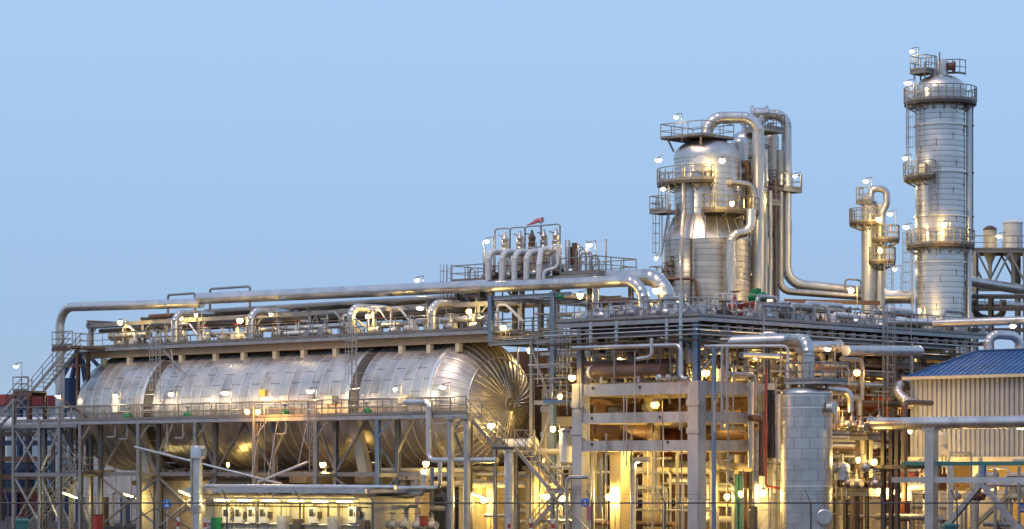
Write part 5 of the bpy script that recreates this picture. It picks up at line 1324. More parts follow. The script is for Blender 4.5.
for i, (u, v, r) in enumerate(((834, 468, .36), (866, 467, .3), (848, 425, .26))):
    q = D(u, v, 164.6); t = thing('end_flange', ('round cream cover plate beside the front vessel', 'second round cover plate on the low service platform', 'small round pump end on the upper service platform')[i], 'flange', q)
    part('cover', MB().lathe([(r, 0), (r * 1.05, .05), (r * 1.05, .14), (r * .8, .15), (r * .7, .26), (r * .2, .34)], q, (-DX * .8 - RX * .6, -DY * .8 - RY * .6, 0), 18), ALU, t)
    bt = MB()
    bt.ring(q + Vector((-DX, -DY, 0)) * .12, r * .92, .03, (-DX * .8 - RX * .6, -DY * .8 - RY * .6, 0), 14, 4); part('bolt_ring', bt, DARK, t)
    part('barrel', MB().lathe([(r * .8, -1.1), (r * .8, 0)], q, (-DX, -DY, 0), 16), ALUD, t)
for i in range(10):
    u = 838 + i * 4.6; b = D(u, (489, 433)[i % 2], 165.8 - (i % 3) * .6)
    valve(b, '%s valve on the %s service platform right of the front vessel' % (('first', 'second', 'third', 'fourth', 'fifth')[i // 2], ('low', 'upper')[i % 2]), random.choice((CREAM, GALV, RUST, ALUD)), 'valves on the service platforms', random.uniform(.9, 1.3), (1, 0, 0), random.choice((DARK, GALV)))

# ================================================================== FRONT VESSEL
vd = 163.0; V_ = lambda v: zv(v, vd)
c = D(806.5, HZ, vd); vx, vy, vr = c.x, c.y, 1.54
fv = thing('front_vessel', 'upright silver vessel clad in riveted sheets standing in front of the concrete frame', 'vessel', (vx, vy, 0))
part('inner_shell', MB().lathe([(vr - .03, 0), (vr - .03, V_(393))], (vx, vy, 0), n=40), ALUD, fv)
part('top_dome', MB().lathe([(vr + .03, V_(394))] + [(r, z) for z, r in dome(vr + .03, V_(393), .38, 5)], (vx, vy, 0), n=40), ALU, fv)
n = 14; hh = (V_(395) - .02) / n; ang = 2 * PI / 10
def vpanel():
    b = MB(); vs = []; k = 6
    for z in (.012, hh - .012):
        for rr in (vr - .02, vr + .02):
            for i in range(k + 1):
                a = .008 + (ang - .016) * i / k; vs.append((math.cos(a) * rr, math.sin(a) * rr, z))
    m = k + 1; fs = []
    for i in range(k): fs += [(m + i, m + i + 1, 3 * m + i + 1, 3 * m + i), (i, i + 1, m + i + 1, m + i)[::-1], (2 * m + i, 2 * m + i + 1, 3 * m + i + 1, 3 * m + i)[::-1]]
    fs += [(0, m, 3 * m, 2 * m), (k, 2 * m + k, 3 * m + k, m + k)]
    b.add(vs, fs); return mesh_of(b, ALU, 45)
vm_ = vpanel()
for i in range(n):
    for k in range(10):
        o = link('cladding_panel', vm_, fv); o.matrix_basis = Matrix.Translation(Vector((0, 0, i * hh))) @ Matrix.Rotation(ang * (k + (.5 if i % 2 else 0) + .2), 4, 'Z')
for v in (396, 408, 486): part('strap', MB().lathe([(vr + .02, V_(v) - .05), (vr + .05, V_(v) - .05), (vr + .05, V_(v) + .05), (vr + .02, V_(v) + .05)], (vx, vy, 0), n=40, caps=False), ALUB, fv)
q = on_view(vx, vy, 1.2, -1.1); part('manway', MB().lathe([(.3, 0), (.3, .35), (.4, .35), (.4, .45), (.1, .48)], (q.x, q.y, V_(408)), (-DX * .6 + RX * .8, -DY * .6 + RY * .8, 0), 16), ALUB, fv)
q = on_view(vx, vy, .9, -1.35); part('inspection_hatch', MB().lathe([(.5, 0), (.5, .1), (.42, .14), (.42, .12)], (q.x, q.y, V_(517)), (-DX, -DY, 0), 18), ALU, fv)
a, b = D(783, 386, vd), D(834, 386, vd)
pt = thing('top_platform', 'railed platform on top of the front vessel around the bright elbow', 'platform', (vx, vy, V_(386)))
w = 1.35; ox, oy = vx + .35, vy + .55; pz = V_(381)
deck_box(pt, ox - w, ox + w, oy - w, oy + w, pz, GALV, .16, 1.2)
railing(pt, [(ox - w, oy - w, pz), (ox + w, oy - w, pz), (ox + w, oy + w, pz), (ox - w, oy + w, pz)], closed=True, step=.8, m=STEEL)
for s in (-1, 1): seg('post', (vx + s * .9 + .3, vy + .4, V_(394)), (vx + s * .9 + .3, vy + .4, V_(383)), .16, .16, STEEL, pt)
pipe('bent silver pipe hooking over the right shoulder of the front vessel', [D(822, 390, 164.6), D(850.5, 391, 164.6), D(850.5, 412, 164.6)], .2, ALU, .5)

for o_, v_ in ((-3.3, 276), (-2.9, 270), (-3.0, 284)):
    q = on_view(fx0, fy0, o_, -1.8); valve((q.x, q.y, zv(v_)), 'dark valve on the side deck left of the fat column, %s' % {276: 'middle one', 270: 'upper one', 284: 'lower one'}[v_], DARK, 'dark valves left of the fat column', .8, (RX, RY, 0), DARK)

# extra gear crowded against the right side of the fat column
random.seed(44)
for i in range(16):
    o_ = random.uniform(2.4, 4.2); bk = random.uniform(.5, 4); v0 = random.uniform(150, 260); k = i % 3
    a_ = P2(o_, v0, bk)
    if k == 0: pts = [a_, P2(o_, 312, bk)]
    elif k == 1: pts = [a_, P2(o_ + random.uniform(.4, .9), v0, bk), P2(o_ + 1.6, v0 + random.uniform(20, 50), bk)]; pts[2] = P2(0, v0 + random.uniform(20, 60), 0) * 0 + Vector((pts[1].x, pts[1].y, pts[1].z - random.uniform(2, 5)))
    else: pts = [a_, P2(o_, v0 + random.uniform(12, 40), bk)]; pts.append(P2(o_ + .7, 0, bk)); pts[2].z = pts[1].z
    tangle_pipe(pts, random.choice((.12, .15, .2, .25)), random.choice((PIPEW, CREAM, ALUD, RUST)), 'beside the fat column', 'pipes beside the fat column')
for v_, o_ in ((174, 3.3), (200, 4.6), (222, 3.4)):
    q = on_view(fx0, fy0, o_, 1.5)
    platform('small railed service balcony right of the fat column, %s' % {174: 'topmost', 200: 'middle', 222: 'lowest'}[v_], q.x - 1.0, q.x + .8, q.y - .8, q.y + .9, zv(v_), 'SEW', 'service balconies right of the fat column')
t = thing('small_vessel', 'pale dome-topped vessel tucked behind the arching pipe near its top', 'vessel', P2(2.75, 175, 2.2))
q = on_view(fx0, fy0, 2.75, 2.2)
part('shell', shell(q.x, q.y, [(zv(205), .6), (zv(140), .6)], .5, 24), PIPEW, t)
part('dome', MB().lathe([(.62, zv(141))] + [(r_, z_) for z_, r_ in dome(.62, zv(140), .5)], (q.x, q.y, 0), n=24), PIPEW, t)
part('support_leg', MB().tube([(q.x, q.y, zv(230)), (q.x, q.y, zv(205))], .3, 10), CREAM, t)

# ================================================================== LOW SERVICE BUILDING, MAST, SIGNS
sy = -6.0
hx0, hx1 = AX(206, sy), AX(372, sy); hz = A(300, 489, sy).z
hut = thing('service_hut', 'low cream service hut with flat roof and row of tube lamps', 'building', ((hx0 + hx1) / 2, sy, 0))
part('wall', MB().box(hx0, sy, 0, hx1, sy + 4, hz - .45), CREAM, hut)
n = 12
for k in range(n):
    x = hx0 + (hx1 - hx0) * k / n
    part('wall_panel', MB().box(x + .03, sy - .05, .1, x + (hx1 - hx0) / n - .03, sy, hz - .85), CREAM, hut)
part('roof', MB().box(hx0 - .5, sy - 1.4, hz - .22, hx1 + .9, sy + 4.4, hz), GALV, hut)
seg('roof_edge', (hx0 - .5, sy - 1.45, hz - .1), (hx1 + .9, sy - 1.45, hz - .1), .08, .3, PIPEW, hut)
seg('canopy_beam', (hx0, sy - 1.2, hz - .62), (hx1, sy - 1.2, hz - .62), .1, .12, CREAM, hut)
seg('canopy_beam', (hx0, sy - .7, hz - .42), (hx1, sy - .7, hz - .42), .1, .12, CREAM, hut)
for k in range(7):
    x = hx0 + .3 + (hx1 - hx0 - .6) * k / 6; seg('canopy_bracket', (x, sy - 1.3, hz - .5), (x, sy, hz - .5), .07, .09, CREAM, hut)
for i, u in enumerate((227, 239, 252, 263.5, 313, 353)):
    x = AX(u, sy - .3); z = .25 if False else A(u, 519, sy).z
    t = thing('switch_box', 'grey switch box with dark window on hut wall, ' + ('first from the mast', 'second from the mast', 'third from the mast', 'fourth from the mast', 'alone in the middle', 'rightmost beside the hut corner')[i], 'switch box', (x, sy - .3, z), 'switch boxes on the hut wall')
    part('enclosure', MB().box(x - .36, sy - .4, z - .25, x + .36, sy - .05, z + .8), WHITE, t)
    part('window', MB().box(x - .24, sy - .43, z + .2, x + .1, sy - .4, z + .66), BLACK, t)
    part('door_handle', MB().box(x + .2, sy - .45, z + .2, x + .26, sy - .4, z + .45), DARK, t)
    part('cable', MB().tube([(x, sy - .2, z + .8), (x, sy - .2, hz - .9)], .05, 5), DARK, t)
    part('isolator', MB().box(x + .42, sy - .3, z + .1, x + .62, sy - .05, z + .5), DARK, t)
part('lower_rail', MB().tube([(hx0, sy - .12, .5), (hx1, sy - .12, .5)], .05, 5), GALV, hut)
pipe('grey pipe lying along the hut roof', [(hx0 + 1, sy - .9, hz + .16), (hx1 + 3, sy - .9, hz + .16)], .15, PIPEW)
t = thing('tan_store', 'tan panelled store behind the blue round sign', 'building', (AX(190, 1.6), 3, 0))
a, b = AX(163, 1.6), AX(212, 1.6); zt_ = A(190, 480, 1.6).z
part('wall', MB().box(a, 1.7, 0, b + 6, 9, zt_), TAN, t)
for k in range(6): x = a + (b + 6 - a) * k / 6; part('wall_panel', MB().box(x + .03, 1.62, .1, x + (b + 6 - a) / 6 - .03, 1.7, zt_ - .05), TAN, t)
part('roof_edge', MB().box(a - .2, 1.5, zt_, b + 6, 9.2, zt_ + .18), DARK, t)
for k in range(12): seg('louvre', (a + .4 + k * .9, 1.6, zt_ + .2), (a + .4 + k * .9, 1.6, zt_ + .75), .5, .06, BROWN, t)
# mast
my = -8; x = AX(198, my); zt2 = A(198, 446, my).z
t = thing('mast', 'thick blue-grey mast with collar head in front of the tan store', 'mast', (x, my, 0))
part('shaft', MB().lathe([(.36, 0), (.30, zt2 - .9)], (x, my, 0), n=20), PIPEW, t)
part('collar_head', MB().lathe([(.32, zt2 - .9), (.50, zt2 - .85), (.50, zt2 - .1), (.45, zt2), (.02, zt2 + .03)], (x, my, 0), n=20), PIPEW, t)
part('base_band', MB().lathe([(.38, 1.6), (.46, 1.62), (.46, 2.1), (.38, 2.12)], (x, my, 0), n=20), GALV, t)
for s in (-1, 1): part('side_clamp', MB().box(x + s * .6 - .08, my - .1, zt2 - 4.5, x + s * .6 + .08, my + .1, zt2 - .4) if s < 0 else MB().box(x + .44, my - .15, zt2 - .7, x + .7, my + .15, zt2 - .2), GALV, t)
def round_sign(p, r, label, post=True):
    t = thing('round_sign', label, 'sign', (p.x, p.y, 0)); f = Vector((-DX, -DY, 0))
    if post: rod('post', (p.x, p.y, 0), (p.x, p.y, p.z), .04, GALV, t)
    part('disc', MB().lathe([(r, .03), (r, .07), (r * .97, .075)], p, f, 24), BLUE, t)
    h = MB(); s = Vector((RX, RY, 0)); o_ = p + f * .082
    h.lathe([(r * .30, 0), (r * .30, .01)], o_ + Vector((0, 0, r * .22)), f, 14)                  # white helmeted head mark
    part('white_head_mark', h, WHITE, t)
    part('white_body_mark', MB().add([o_ - s * r * .5 + Vector((0, 0, -r * .62)), o_ + s * r * .5 + Vector((0, 0, -r * .62)), o_ + s * r * .3 + Vector((0, 0, -r * .12)), o_ - s * r * .3 + Vector((0, 0, -r * .12))], [(0, 1, 2, 3)]), WHITE, t)
    part('ear_mark', MB().lathe([(r * .14, .012), (r * .14, .02)], o_ + s * r * .34 + Vector((0, 0, r * .2)), f, 10).lathe([(r * .14, .012), (r * .14, .02)], o_ - s * r * .34 + Vector((0, 0, r * .2)), f, 10), BLUE, t)
round_sign(D(167, 504, 176), .30, 'blue round sign with white head symbol on a post by the tan store')
round_sign(D(585, 502.5, 159), .26, 'blue round sign with white symbol on the fence by the concrete column', False)
round_sign(D(1022, 508, 160), .28, 'blue round sign with white symbol at the right end of the fence', False)
t = thing('notice_board', 'faded pink notice board beside the left concrete column', 'sign', D(589.5, 520, 159.5))
c = D(589.5, 513, 159.5); s = Vector((RX, RY, 0)); f = Vector((-DX, -DY, 0))
def slab(p, w, h, th=.05):
    vs = [p + s * (i * w / 2) + Vector((0, 0, j * h / 2)) + f * k for k in (0, th) for i, j in ((-1, -1), (1, -1), (1, 1), (-1, 1))]
    return MB().add(vs, [(3, 2, 1, 0), (4, 5, 6, 7), (0, 1, 5, 4), (1, 2, 6, 5), (2, 3, 7, 6), (3, 0, 4, 7)])
part('board', slab(c, .32, .85), PINK, t); rod('post', Vector((c.x, c.y, 0)), c, .04, GALV, t)
for i, (u, dep, m) in enumerate(((22.5, 188, TEAL), (950, 160, TEAL))):
    c = D(u, HZ, dep); top = zv((520, 525)[i], dep)
    t = thing('waste_bin', ('green wheeled bin at the foot of the stair tower', 'green box bin below the pipe bridge column')[i], 'bin', (c.x, c.y, 0))
    part('body', MB().lathe([(.50, 0.1), (.60, top - .1)], (c.x, c.y, 0), n=4), m, t)
    part('lid', MB().lathe([(.66, top - .1), (.66, top), (.5, top + .08)], (c.x, c.y, 0), n=4), m, t)
    for k in (-1, 1): part('wheel', MB().lathe([(.1, -.04), (.1, .04)], (c.x + k * .35, c.y - .3, .1), (1, 0, 0), 10), BLACK, t)
for i, (u, dep, v) in enumerate(((98, 186, 515), (424, 172, 517), (905, 166, 502))):
    c = D(u, HZ, dep); top = zv(v, dep)
    t = thing('hydrant_box', ('red fire cabinet standing under the lower walkway left of the tan store', 'small red call box on a post behind the fence', 'dark red upright hydrant under the pipe bridge')[i], 'fire cabinet', (c.x, c.y, 0))
    w = (.26, .16, .22)[i]; bz = (0.05, top - .6, top - 1.2)[i]
    part('cabinet', MB().box(c.x - w, c.y - .25, bz, c.x + w, c.y + .25, top), RED if i < 2 else DRED, t)
    part('door_panel', MB().box(c.x - w * .8, c.y - .29, bz + .08, c.x + w * .8, c.y - .25, top - .1), RED if i < 2 else DRED, t)
    part('cap', MB().box(c.x - w - .04, c.y - .3, top, c.x + w + .04, c.y + .28, top + .06), DRED, t)
    if i: rod('post', (c.x, c.y, 0), (c.x, c.y, bz), .05, GALV, t)
for i, (u, dep) in enumerate(((178, 172), (205, 170), (509, 166), (553, 166), (531, 168))):
    c = D(u, HZ, dep); t = thing('striped_post', 'short red and white striped guard post ' + ('left of the grey mast', 'right of the grey mast', 'at the foot of the blue-grey column', 'at the foot of the lower stairs', 'under the lower stairs')[i], 'post', (c.x, c.y, 0), 'striped guard posts behind the fence')
    for k in range(5): part('stripe', MB().lathe([(.1, k * .3), (.1, k * .3 + .3)], (c.x, c.y, 0), n=10), RED if k % 2 else WHITE, t)

# ================================================================== FENCE
FDP = 158.0
fe = thing('security_fence', 'dark wire security fence with outward cranked post tops along the yard', 'fence', D(512, HZ, FDP) - Vector((0, 0, CZ)))
ftop = zv(503, FDP)
fpost = [8 + 73 * k for k in range(-1, 15)]
for u in fpost:
    p = D(u, HZ, FDP); b0 = Vector((p.x, p.y, 0)); b1 = Vector((p.x, p.y, ftop))
    rod('post', b0, b1, .05, WIRE, fe)
    if u % 2 == 0 or True:
        rod('cranked_arm', b1, b1 + Vector((-RX * .30, -RY * .30, .75)) + Vector((DX, DY, 0)) * .35, .035, WIRE, fe)
rod('top_rail', Vector((*D(-60, HZ, FDP).xy, ftop)), Vector((*D(1090, HZ, FDP).xy, ftop)), .045, WIRE, fe)
for i, u in enumerate((155,)):
    p = D(u, HZ, FDP + .1); b1 = Vector((p.x, p.y, ftop - .3)); 
    for k in (-1, 1): seg('stay', b1, Vector((*D(u + k * 48, HZ, FDP + .1).xy, .6)), .06, .06, WIRE, fe)
mesh = MB(); a = D(-60, HZ, FDP); b = D(1090, HZ, FDP); L = (b - a).length; dv = (b - a).normalized(); H_ = ftop - .02
k = -H_
while k < L:
    for sg in (1, -1):
        x0 = k if sg > 0 else k + H_
        p0 = Vector((a.x, a.y, 0)) + dv * x0; p1 = Vector((a.x, a.y, H_)) + dv * (x0 + sg * H_)
        w = Vector((0, 0, .004)); mesh.add([p0 - w, p0 + w, p1 + w, p1 - w], [(0, 1, 2, 3)])
    k += .22
part('wire_mesh', mesh, WIRE, fe, kind='stuff')
for h in (.25, .5):
    rod('strand_wire', Vector((*D(-60, HZ, FDP).xy, ftop + h)) + (Vector((-RX * .3, -RY * .3, 0)) + Vector((DX, DY, 0)) * .35) * h / .75, Vector((*D(1090, HZ, FDP).xy, ftop + h)) + (Vector((-RX * .3, -RY * .3, 0)) + Vector((DX, DY, 0)) * .35) * h / .75, .007, WIRE, fe)

# ================================================================== BEHIND: FAR PLANT, CRANE, STORES
t = thing('harbour_crane', 'dark blue lattice crane far behind the left end of the drum', 'crane', D(74, HZ, 300) - Vector((0, 0, CZ)))
Cp = lambda u, v, d=300.: D(u, v, d)
part('machine_house', MB().box(Cp(70, 400).x - .6, Cp(70, 400).y - .6, Cp(70, 410).z, Cp(70, 400).x + .6, Cp(70, 400).y + .6, Cp(70, 378).z), NAVY, t)
for a, b in (((62, 378), (80, 346)), ((72, 378), (80, 346)), ((80, 346), (90, 410)), ((64, 410), (64, 470)), ((84, 410), (84, 470)), ((55, 382), (74, 382)), ((80, 346), (104, 372))):
    seg('lattice_leg', Cp(*a), Cp(*b), .42, .42, NAVY, t)
t = thing('harbour_crane', 'second darker blue crane house behind the stair tower', 'crane', D(25, HZ, 310) - Vector((0, 0, CZ)))
part('machine_house', MB().box(Cp(24, 400, 310).x - .45, Cp(24, 400, 310).y - .45, Cp(24, 410, 310).z, Cp(24, 400, 310).x + .45, Cp(24, 400, 310).y + .45, Cp(24, 393, 310).z), NAVY, t)
for u in (20, 29): seg('lattice_leg', Cp(u, 410, 310), Cp(u, 480, 310), .5, .5, NAVY, t)
c0, c1 = D(-40, HZ, 330), D(62, HZ, 330)
t = thing('far_store', 'far white store with flat red roof behind the stair tower', 'building', c0 - Vector((0, 0, CZ)))
zs = lambda v: zv(v, 330)
part('wall', MB().box(c0.x, c0.y, 0, c1.x, c0.y + 14, zs(406)), WHITE, t)
part('roof', MB().box(c0.x - 1, c0.y - 1, zs(406), c1.x + 1, c0.y + 15, zs(396)), RED, t)
for k in range(7): x = c0.x + 1 + k * (c1.x - c0.x) / 7; f = part('window', MB().box(x, c0.y - .15, zs(430), x + 1.4, c0.y, zs(420)), NAVY, t)
random.seed(9)
for i in range(9):                                          # stacked containers
    u = -6 + (i % 5) * 15; lev = i // 5; p = D(u, HZ, 262 + (i % 2) * 4)
    m = (NAVY, BLUEST, DRED, WHITE, NAVY, DRED, NAVY, RUST, BLUEST)[i]
    t = thing('shipping_container', ('navy', 'blue-grey', 'dark red', 'white', 'navy', 'dark red', 'navy', 'rusty', 'blue-grey')[i] + ' container %s behind the stair tower, %s' % (('on the ground', 'on top')[lev], ('at the picture edge', 'near the edge', 'in the middle of its row', 'behind the tower columns', 'nearest the drum')[i % 5]), 'container', (p.x, p.y, lev * 2.65), 'containers behind the stair tower')
    z = lev * 2.65
    part('body', MB().box(p.x - 1.5, p.y, z, p.x + 1.5, p.y + 2.4, z + 2.6), m, t)
    for k in range(9): x = p.x - 1.4 + k * .33; seg('corrugation', (x, p.y - .02, z + .15), (x, p.y - .02, z + 2.45), .14, .05, m, t)
pipe('thick white far pipe passing behind the stair tower', [D(-20, 424, 245), D(78, 424, 245)], .62, WHITE, step=4)
fr_ = thing('far_pipe_rack', 'far red and dark steel pipe rack behind the stair tower', 'pipe rack', D(40, HZ, 240) - Vector((0, 0, CZ)))
for v, m in ((434, DARK), (443, NAVY), (459, RUST), (467, NAVY), (477, RUST), (490, DARK)): seg('rack_girder', D(-20, v, 240), D(84, v, 240), .4, .45, m, fr_)
for u in (2, 28, 54, 76): seg('column', D(u, HZ, 240) - Vector((0, 0, CZ)), D(u, 430, 240), .4, .4, DARK, fr_)
# long process building behind everything
y0 = 40.0
for i, (xa, xb, h, m, lab) in enumerate(((-82, -58, 7.2, CONC, 'long grey hall far behind the drum left half'), (-57.5, -38, 5.6, CREAM, 'cream hall far behind the drum right half'))):
    t = thing('process_hall', lab, 'building', ((xa + xb) / 2, y0, 0))
    yy = y0 - (26 if i == 1 else 22)
    part('wall', MB().box(xa, yy, 0, xb, yy + 12, h), m, t)
    n = int((xb - xa) / 2)
    for k in range(n): x = xa + k * (xb - xa) / n; part('wall_panel', MB().box(x + .04, yy - .08, .2, x + (xb - xa) / n - .04, yy, h - .2), m, t)
    part('roof', MB().box(xa - .3, yy - .4, h, xb + .3, yy + 12.4, h + .35), DARK, t)
    for k in range(0, n, 3): x = xa + (k + .3) * (xb - xa) / n; part('door', MB().box(x, yy - .14, 0, x + 1.2, yy - .08, 2.2), NAVY, t)
for i, (xa, xb, yy, h, m, lab) in enumerate(((-36, -19, 15, 8.6, CONC_LIT, 'tall concrete firewall behind the ribbed drum end'), (-30, -.9, 30.5, 5.6, CONC_LIT, 'long concrete firewall at the back of the concrete frame'), (-30, -.5, 31.5, 12.6, BROWN, 'tall brown backing sheet added at the back of the concrete frame'), (-.6, 3.4, 24, 7.4, RUST, 'rusty screen wall left of the blue-roofed shed'), (-31, -9.6, 14.5, 13.0, BROWN, 'tall brown backing sheet added behind the open steel frame'), (-14, 4, 37, 11.4, BROWN, 'rusty sheet windbreak behind the pipe deck'), (2.5, 14, 13.5, 3.2, CREAM, 'low cream wall under the blue-roofed shed'))):  # brown backing sheets: added dark backdrop closing sky gaps behind two frames
    t = thing('screen_wall', lab, 'wall', ((xa + xb) / 2, yy, 0))
    n = max(2, int((xb - xa) / 2.4)); 
    part('core', MB().box(xa, yy, 0, xb, yy + .3, h), m, t)
    for k in range(n): 
        x = xa + k * (xb - xa) / n
        for j in range(max(1, int(h / 2.4))): z = j * h / max(1, int(h / 2.4)); part('wall_panel', MB().box(x + .03, yy - .06, z + .03, x + (xb - xa) / n - .03, yy, z + h / max(1, int(h / 2.4)) - .03), m, t)
# gear under the drum
random.seed(31)
for i in range(40):
    u = random.uniform(90, 480); y = random.uniform(2.4, 10); x = AX(u, y); k = i % 3
    if k == 0: pts = [(x, y, .1), (x, y, random.uniform(1.5, 4.2))]
    elif k == 1: z = random.uniform(.6, 3.6); x2 = x + random.uniform(2, 6); pts = [(x, y, z), (x2, y, z), (x2, y, .2)]
    else: pts = [(x, y, .1), (x, y, 2.8), (x + 1.4, y, 2.8), (x + 1.4, y, .1)]
    tangle_pipe(pts, random.choice((.07, .1, .15, .2)), random.choice((CREAM, GALV, WHITE, RUST, PIPEW)), 'below the drum', 'pipes below the big drum')
for i in range(16):
    u = random.uniform(380, 575); y = random.uniform(-3.2, 6); x = AX(u, y); z = random.uniform(1, 4.6); k = i % 2
    pts = [(x, y, .1), (x, y, z), (x + random.uniform(1, 3), y, z)] if k else [(x, y, z), (x + random.uniform(2, 5), y, z)]
    tangle_pipe(pts, random.choice((.08, .12, .18)), random.choice((CREAM, CREAM, GALV, PIPEW)), 'before the piers', 'pipes before the piers')
for i, (u, y) in enumerate(((392, -5), (405, -4.5), (418, -4.8), (432, -4.6))):
    p = A(u, 520, y); p.z = .6
    valve(p, 'cream manifold valve between hut and stairs, %s' % ('nearest the hut', 'second from the hut', 'third with red wheel', 'nearest the stairs')[i], CREAM, 'manifold valves between hut and stairs', 1.0, (1, 0, 0), RED if i == 2 else DARK)
for i, (u, v0, v1, y) in enumerate(((420, 480, 529, 1.5), (405, 480, 529, 1.5), (478, 470, 529, 3), (496, 470, 529, 3), (535, 470, 529, 2), (620, 455, 529, 4))):
    x = AX(u, y); z = A(u, v0, y).z
    t = thing('yellow_lit_pier', 'square yellow-lit pier ' + ('right of the hut', 'at the hut corner', 'behind the round columns', 'behind the blue-grey column', 'behind the lower stairs', 'inside the concrete frame')[i], 'pier', (x, y, 0), 'square piers under the plant')
    part('shaft', MB().box(x - .45, y - .45, 0, x + .45, y + .45, z), CONC_LIT, t); part('cap', MB().box(x - .6, y - .6, z, x + .6, y + .6, z + .25), CONC_LIT, t)
for i, (u0, u1, v, y, r) in enumerate(((430, 560, 484, 2.2, .22), (440, 545, 474, 2.6, .18), (500, 575, 452, 2.4, .2), (380, 470, 470, 2.0, .16))):
    pipe('horizontal cream pipe behind the stairs and round columns, %s' % ('lowest', 'second lowest', 'highest', 'left one under the drum end')[i], [(AX(u0, y), y, A(u0, v, y).z), (AX(u1, y), y, A(u0, v, y).z)], r, CREAM, group='horizontal pipes behind the stairs')
c = A(517, 441, 1.4); c.z = A(517, 445, 1.4).z
t = thing('small_drum', 'pale flanged small drum below the ribbed drum end', 'drum', c)
part('body', MB().lathe([(.02, -1.4), (.3, -1.38), (.42, -1.2), (.42, 1.3), (.55, 1.3), (.55, 1.45), (.1, 1.5)], c, (1, 0, 0), 18), WHITE, t)

# ================================================================== LAMPS
Y_ = 'yellow'
LAMPS = [  # u, v, depth plane y (or None) , depth, power, kind, pole base drop, label
 (120, 322, 3.6, 300, 'yellow', 1.5, 'lamp over the left end of the upper walkway'),
 (181, 317, 4.6, 220, 'yellow', 1.8, 'lamp tucked under the leftmost gooseneck'),
 (196, 315, 2.9, 120, 'white', 2.0, 'small white lamp on pole right of the leftmost gooseneck'),
 (240, 320, 3.4, 300, 'yellow', 1.6, 'lamp left of the second gooseneck'),
 (271, 314, 2.9, 110, 'white', 2.2, 'small white lamp on pole right of the second gooseneck'),
 (368, 316, 4.2, 320, 'yellow', 1.6, 'lamp beneath the third gooseneck'),
 (420, 308, 2.9, 110, 'white', 2.2, 'small white lamp on pole between third and last goosenecks'),
 (469, 311, 4.2, 320, 'yellow', 1.9, 'lamp beneath the rightmost gooseneck'),
 (503, 327, 2.2, 110, 'yellow', 1.0, 'lamp just above the ribbed drum end'),
 (417, 280, 8.5, 200, 'white', 1.4, 'white floodlight above the overhead pipe'),
 (487, 241, 8.0, 260, 'white', 3.0, 'white floodlight at the left of the relief valves'),
 (589, 245, 9.4, 260, 'white', 2.6, 'white floodlight at the right end of the relief platform'),
 (580, 295, 3.2, 160, 'yellow', 1.4, 'lamp below the thick cream pipe near the ladder'),
 (58, 396, 1.4, 90, 'white', 1.8, 'small white lamp at the stairs left of the drum'),
 (115, 395, -.8, 480, 'white', 2.0, 'white lamp on pole before the drum left end'),
 (171, 394, -.8, 480, 'white', 2.0, 'white lamp on pole just right of the left tall ladder'),
 (225, 393, -.8, 520, 'white', 2.0, 'white lamp on pole before the drum middle'),
 (443, 387, -.8, 500, 'white', 2.2, 'white lamp on pole before the drum right end'),
 (247, 411, -2.6, 200, 'sodium', 8, 'orange left lamp of the bright pair on tall poles'),
 (258, 411, -2.6, 200, 'sodium', 8, 'orange right lamp of the bright pair on tall poles'),
 (310, 391, -.8, 480, 'white', 2.0, 'white lamp on pole left of the right tall ladder'),
 (395, 389, -.8, 500, 'white', 2.0, 'white lamp on pole right of the right tall ladder'),
 (16, 366, -.4, 70, 'white', 1.8, 'white lamp on pole at the top left landing'),
 (228, 464, 2.2, 40, 'yellow', 0, 'lamp under the drum above the tan store'),
 (323, 464, 1.0, 60, 'yellow', 0, 'upper lamp of two by the hanging ladder'),
 (324, 473, .8, 50, 'yellow', 0, 'lower lamp of two by the hanging ladder'),
 (426, 463, .6, 70, 'yellow', 0, 'upper lamp by the pale downpipe'),
 (424, 471, .9, 80, 'yellow', 0, 'lower lamp by the pale downpipe'),
 (491, 425, -.2, 90, 'yellow', 2.0, 'lamp before the ribbed drum end at the stair head'),
 (572, 377, -.9, 80, 'yellow', 2.0, 'lamp at the left end of the top concrete beam'),
 (560, 396, -1.2, 90, 'yellow', 1.2, 'lamp on the small blue railed platform'),
 (553, 428, .4, 200, 'yellow', 2.0, 'lamp left of the pale pot vessel'),
 (608, 496, 3.0, 500, 'yellow', 2.5, 'bright lamp low in the yellow bay of the concrete frame'),
 (546, 496, 1.0, 360, 'yellow', 2.5, 'lamp under the lower stairs, left one'),
 (562, 497, .8, 240, 'yellow', 2.5, 'lamp under the lower stairs, right one'),
 (484, 500, 1.6, 380, 'yellow', 2.4, 'lamp low between the round columns and piers'),
 (385, 500, -4, 160, 'yellow', 2.2, 'lamp at the right corner of the hut'),
 (656, 290, 7.0, 120, 'yellow', 2.0, 'lamp beside the wide downturned elbow'),
]
for u, v, y, pw, kd, drop, lab in LAMPS:
    p = A(u, v, y)
    lamp(p, 'yellow ' * (kd == 'yellow') + lab, pw, kd, None if drop == 0 else (p.x, p.y, max(.02, p.z - drop)))
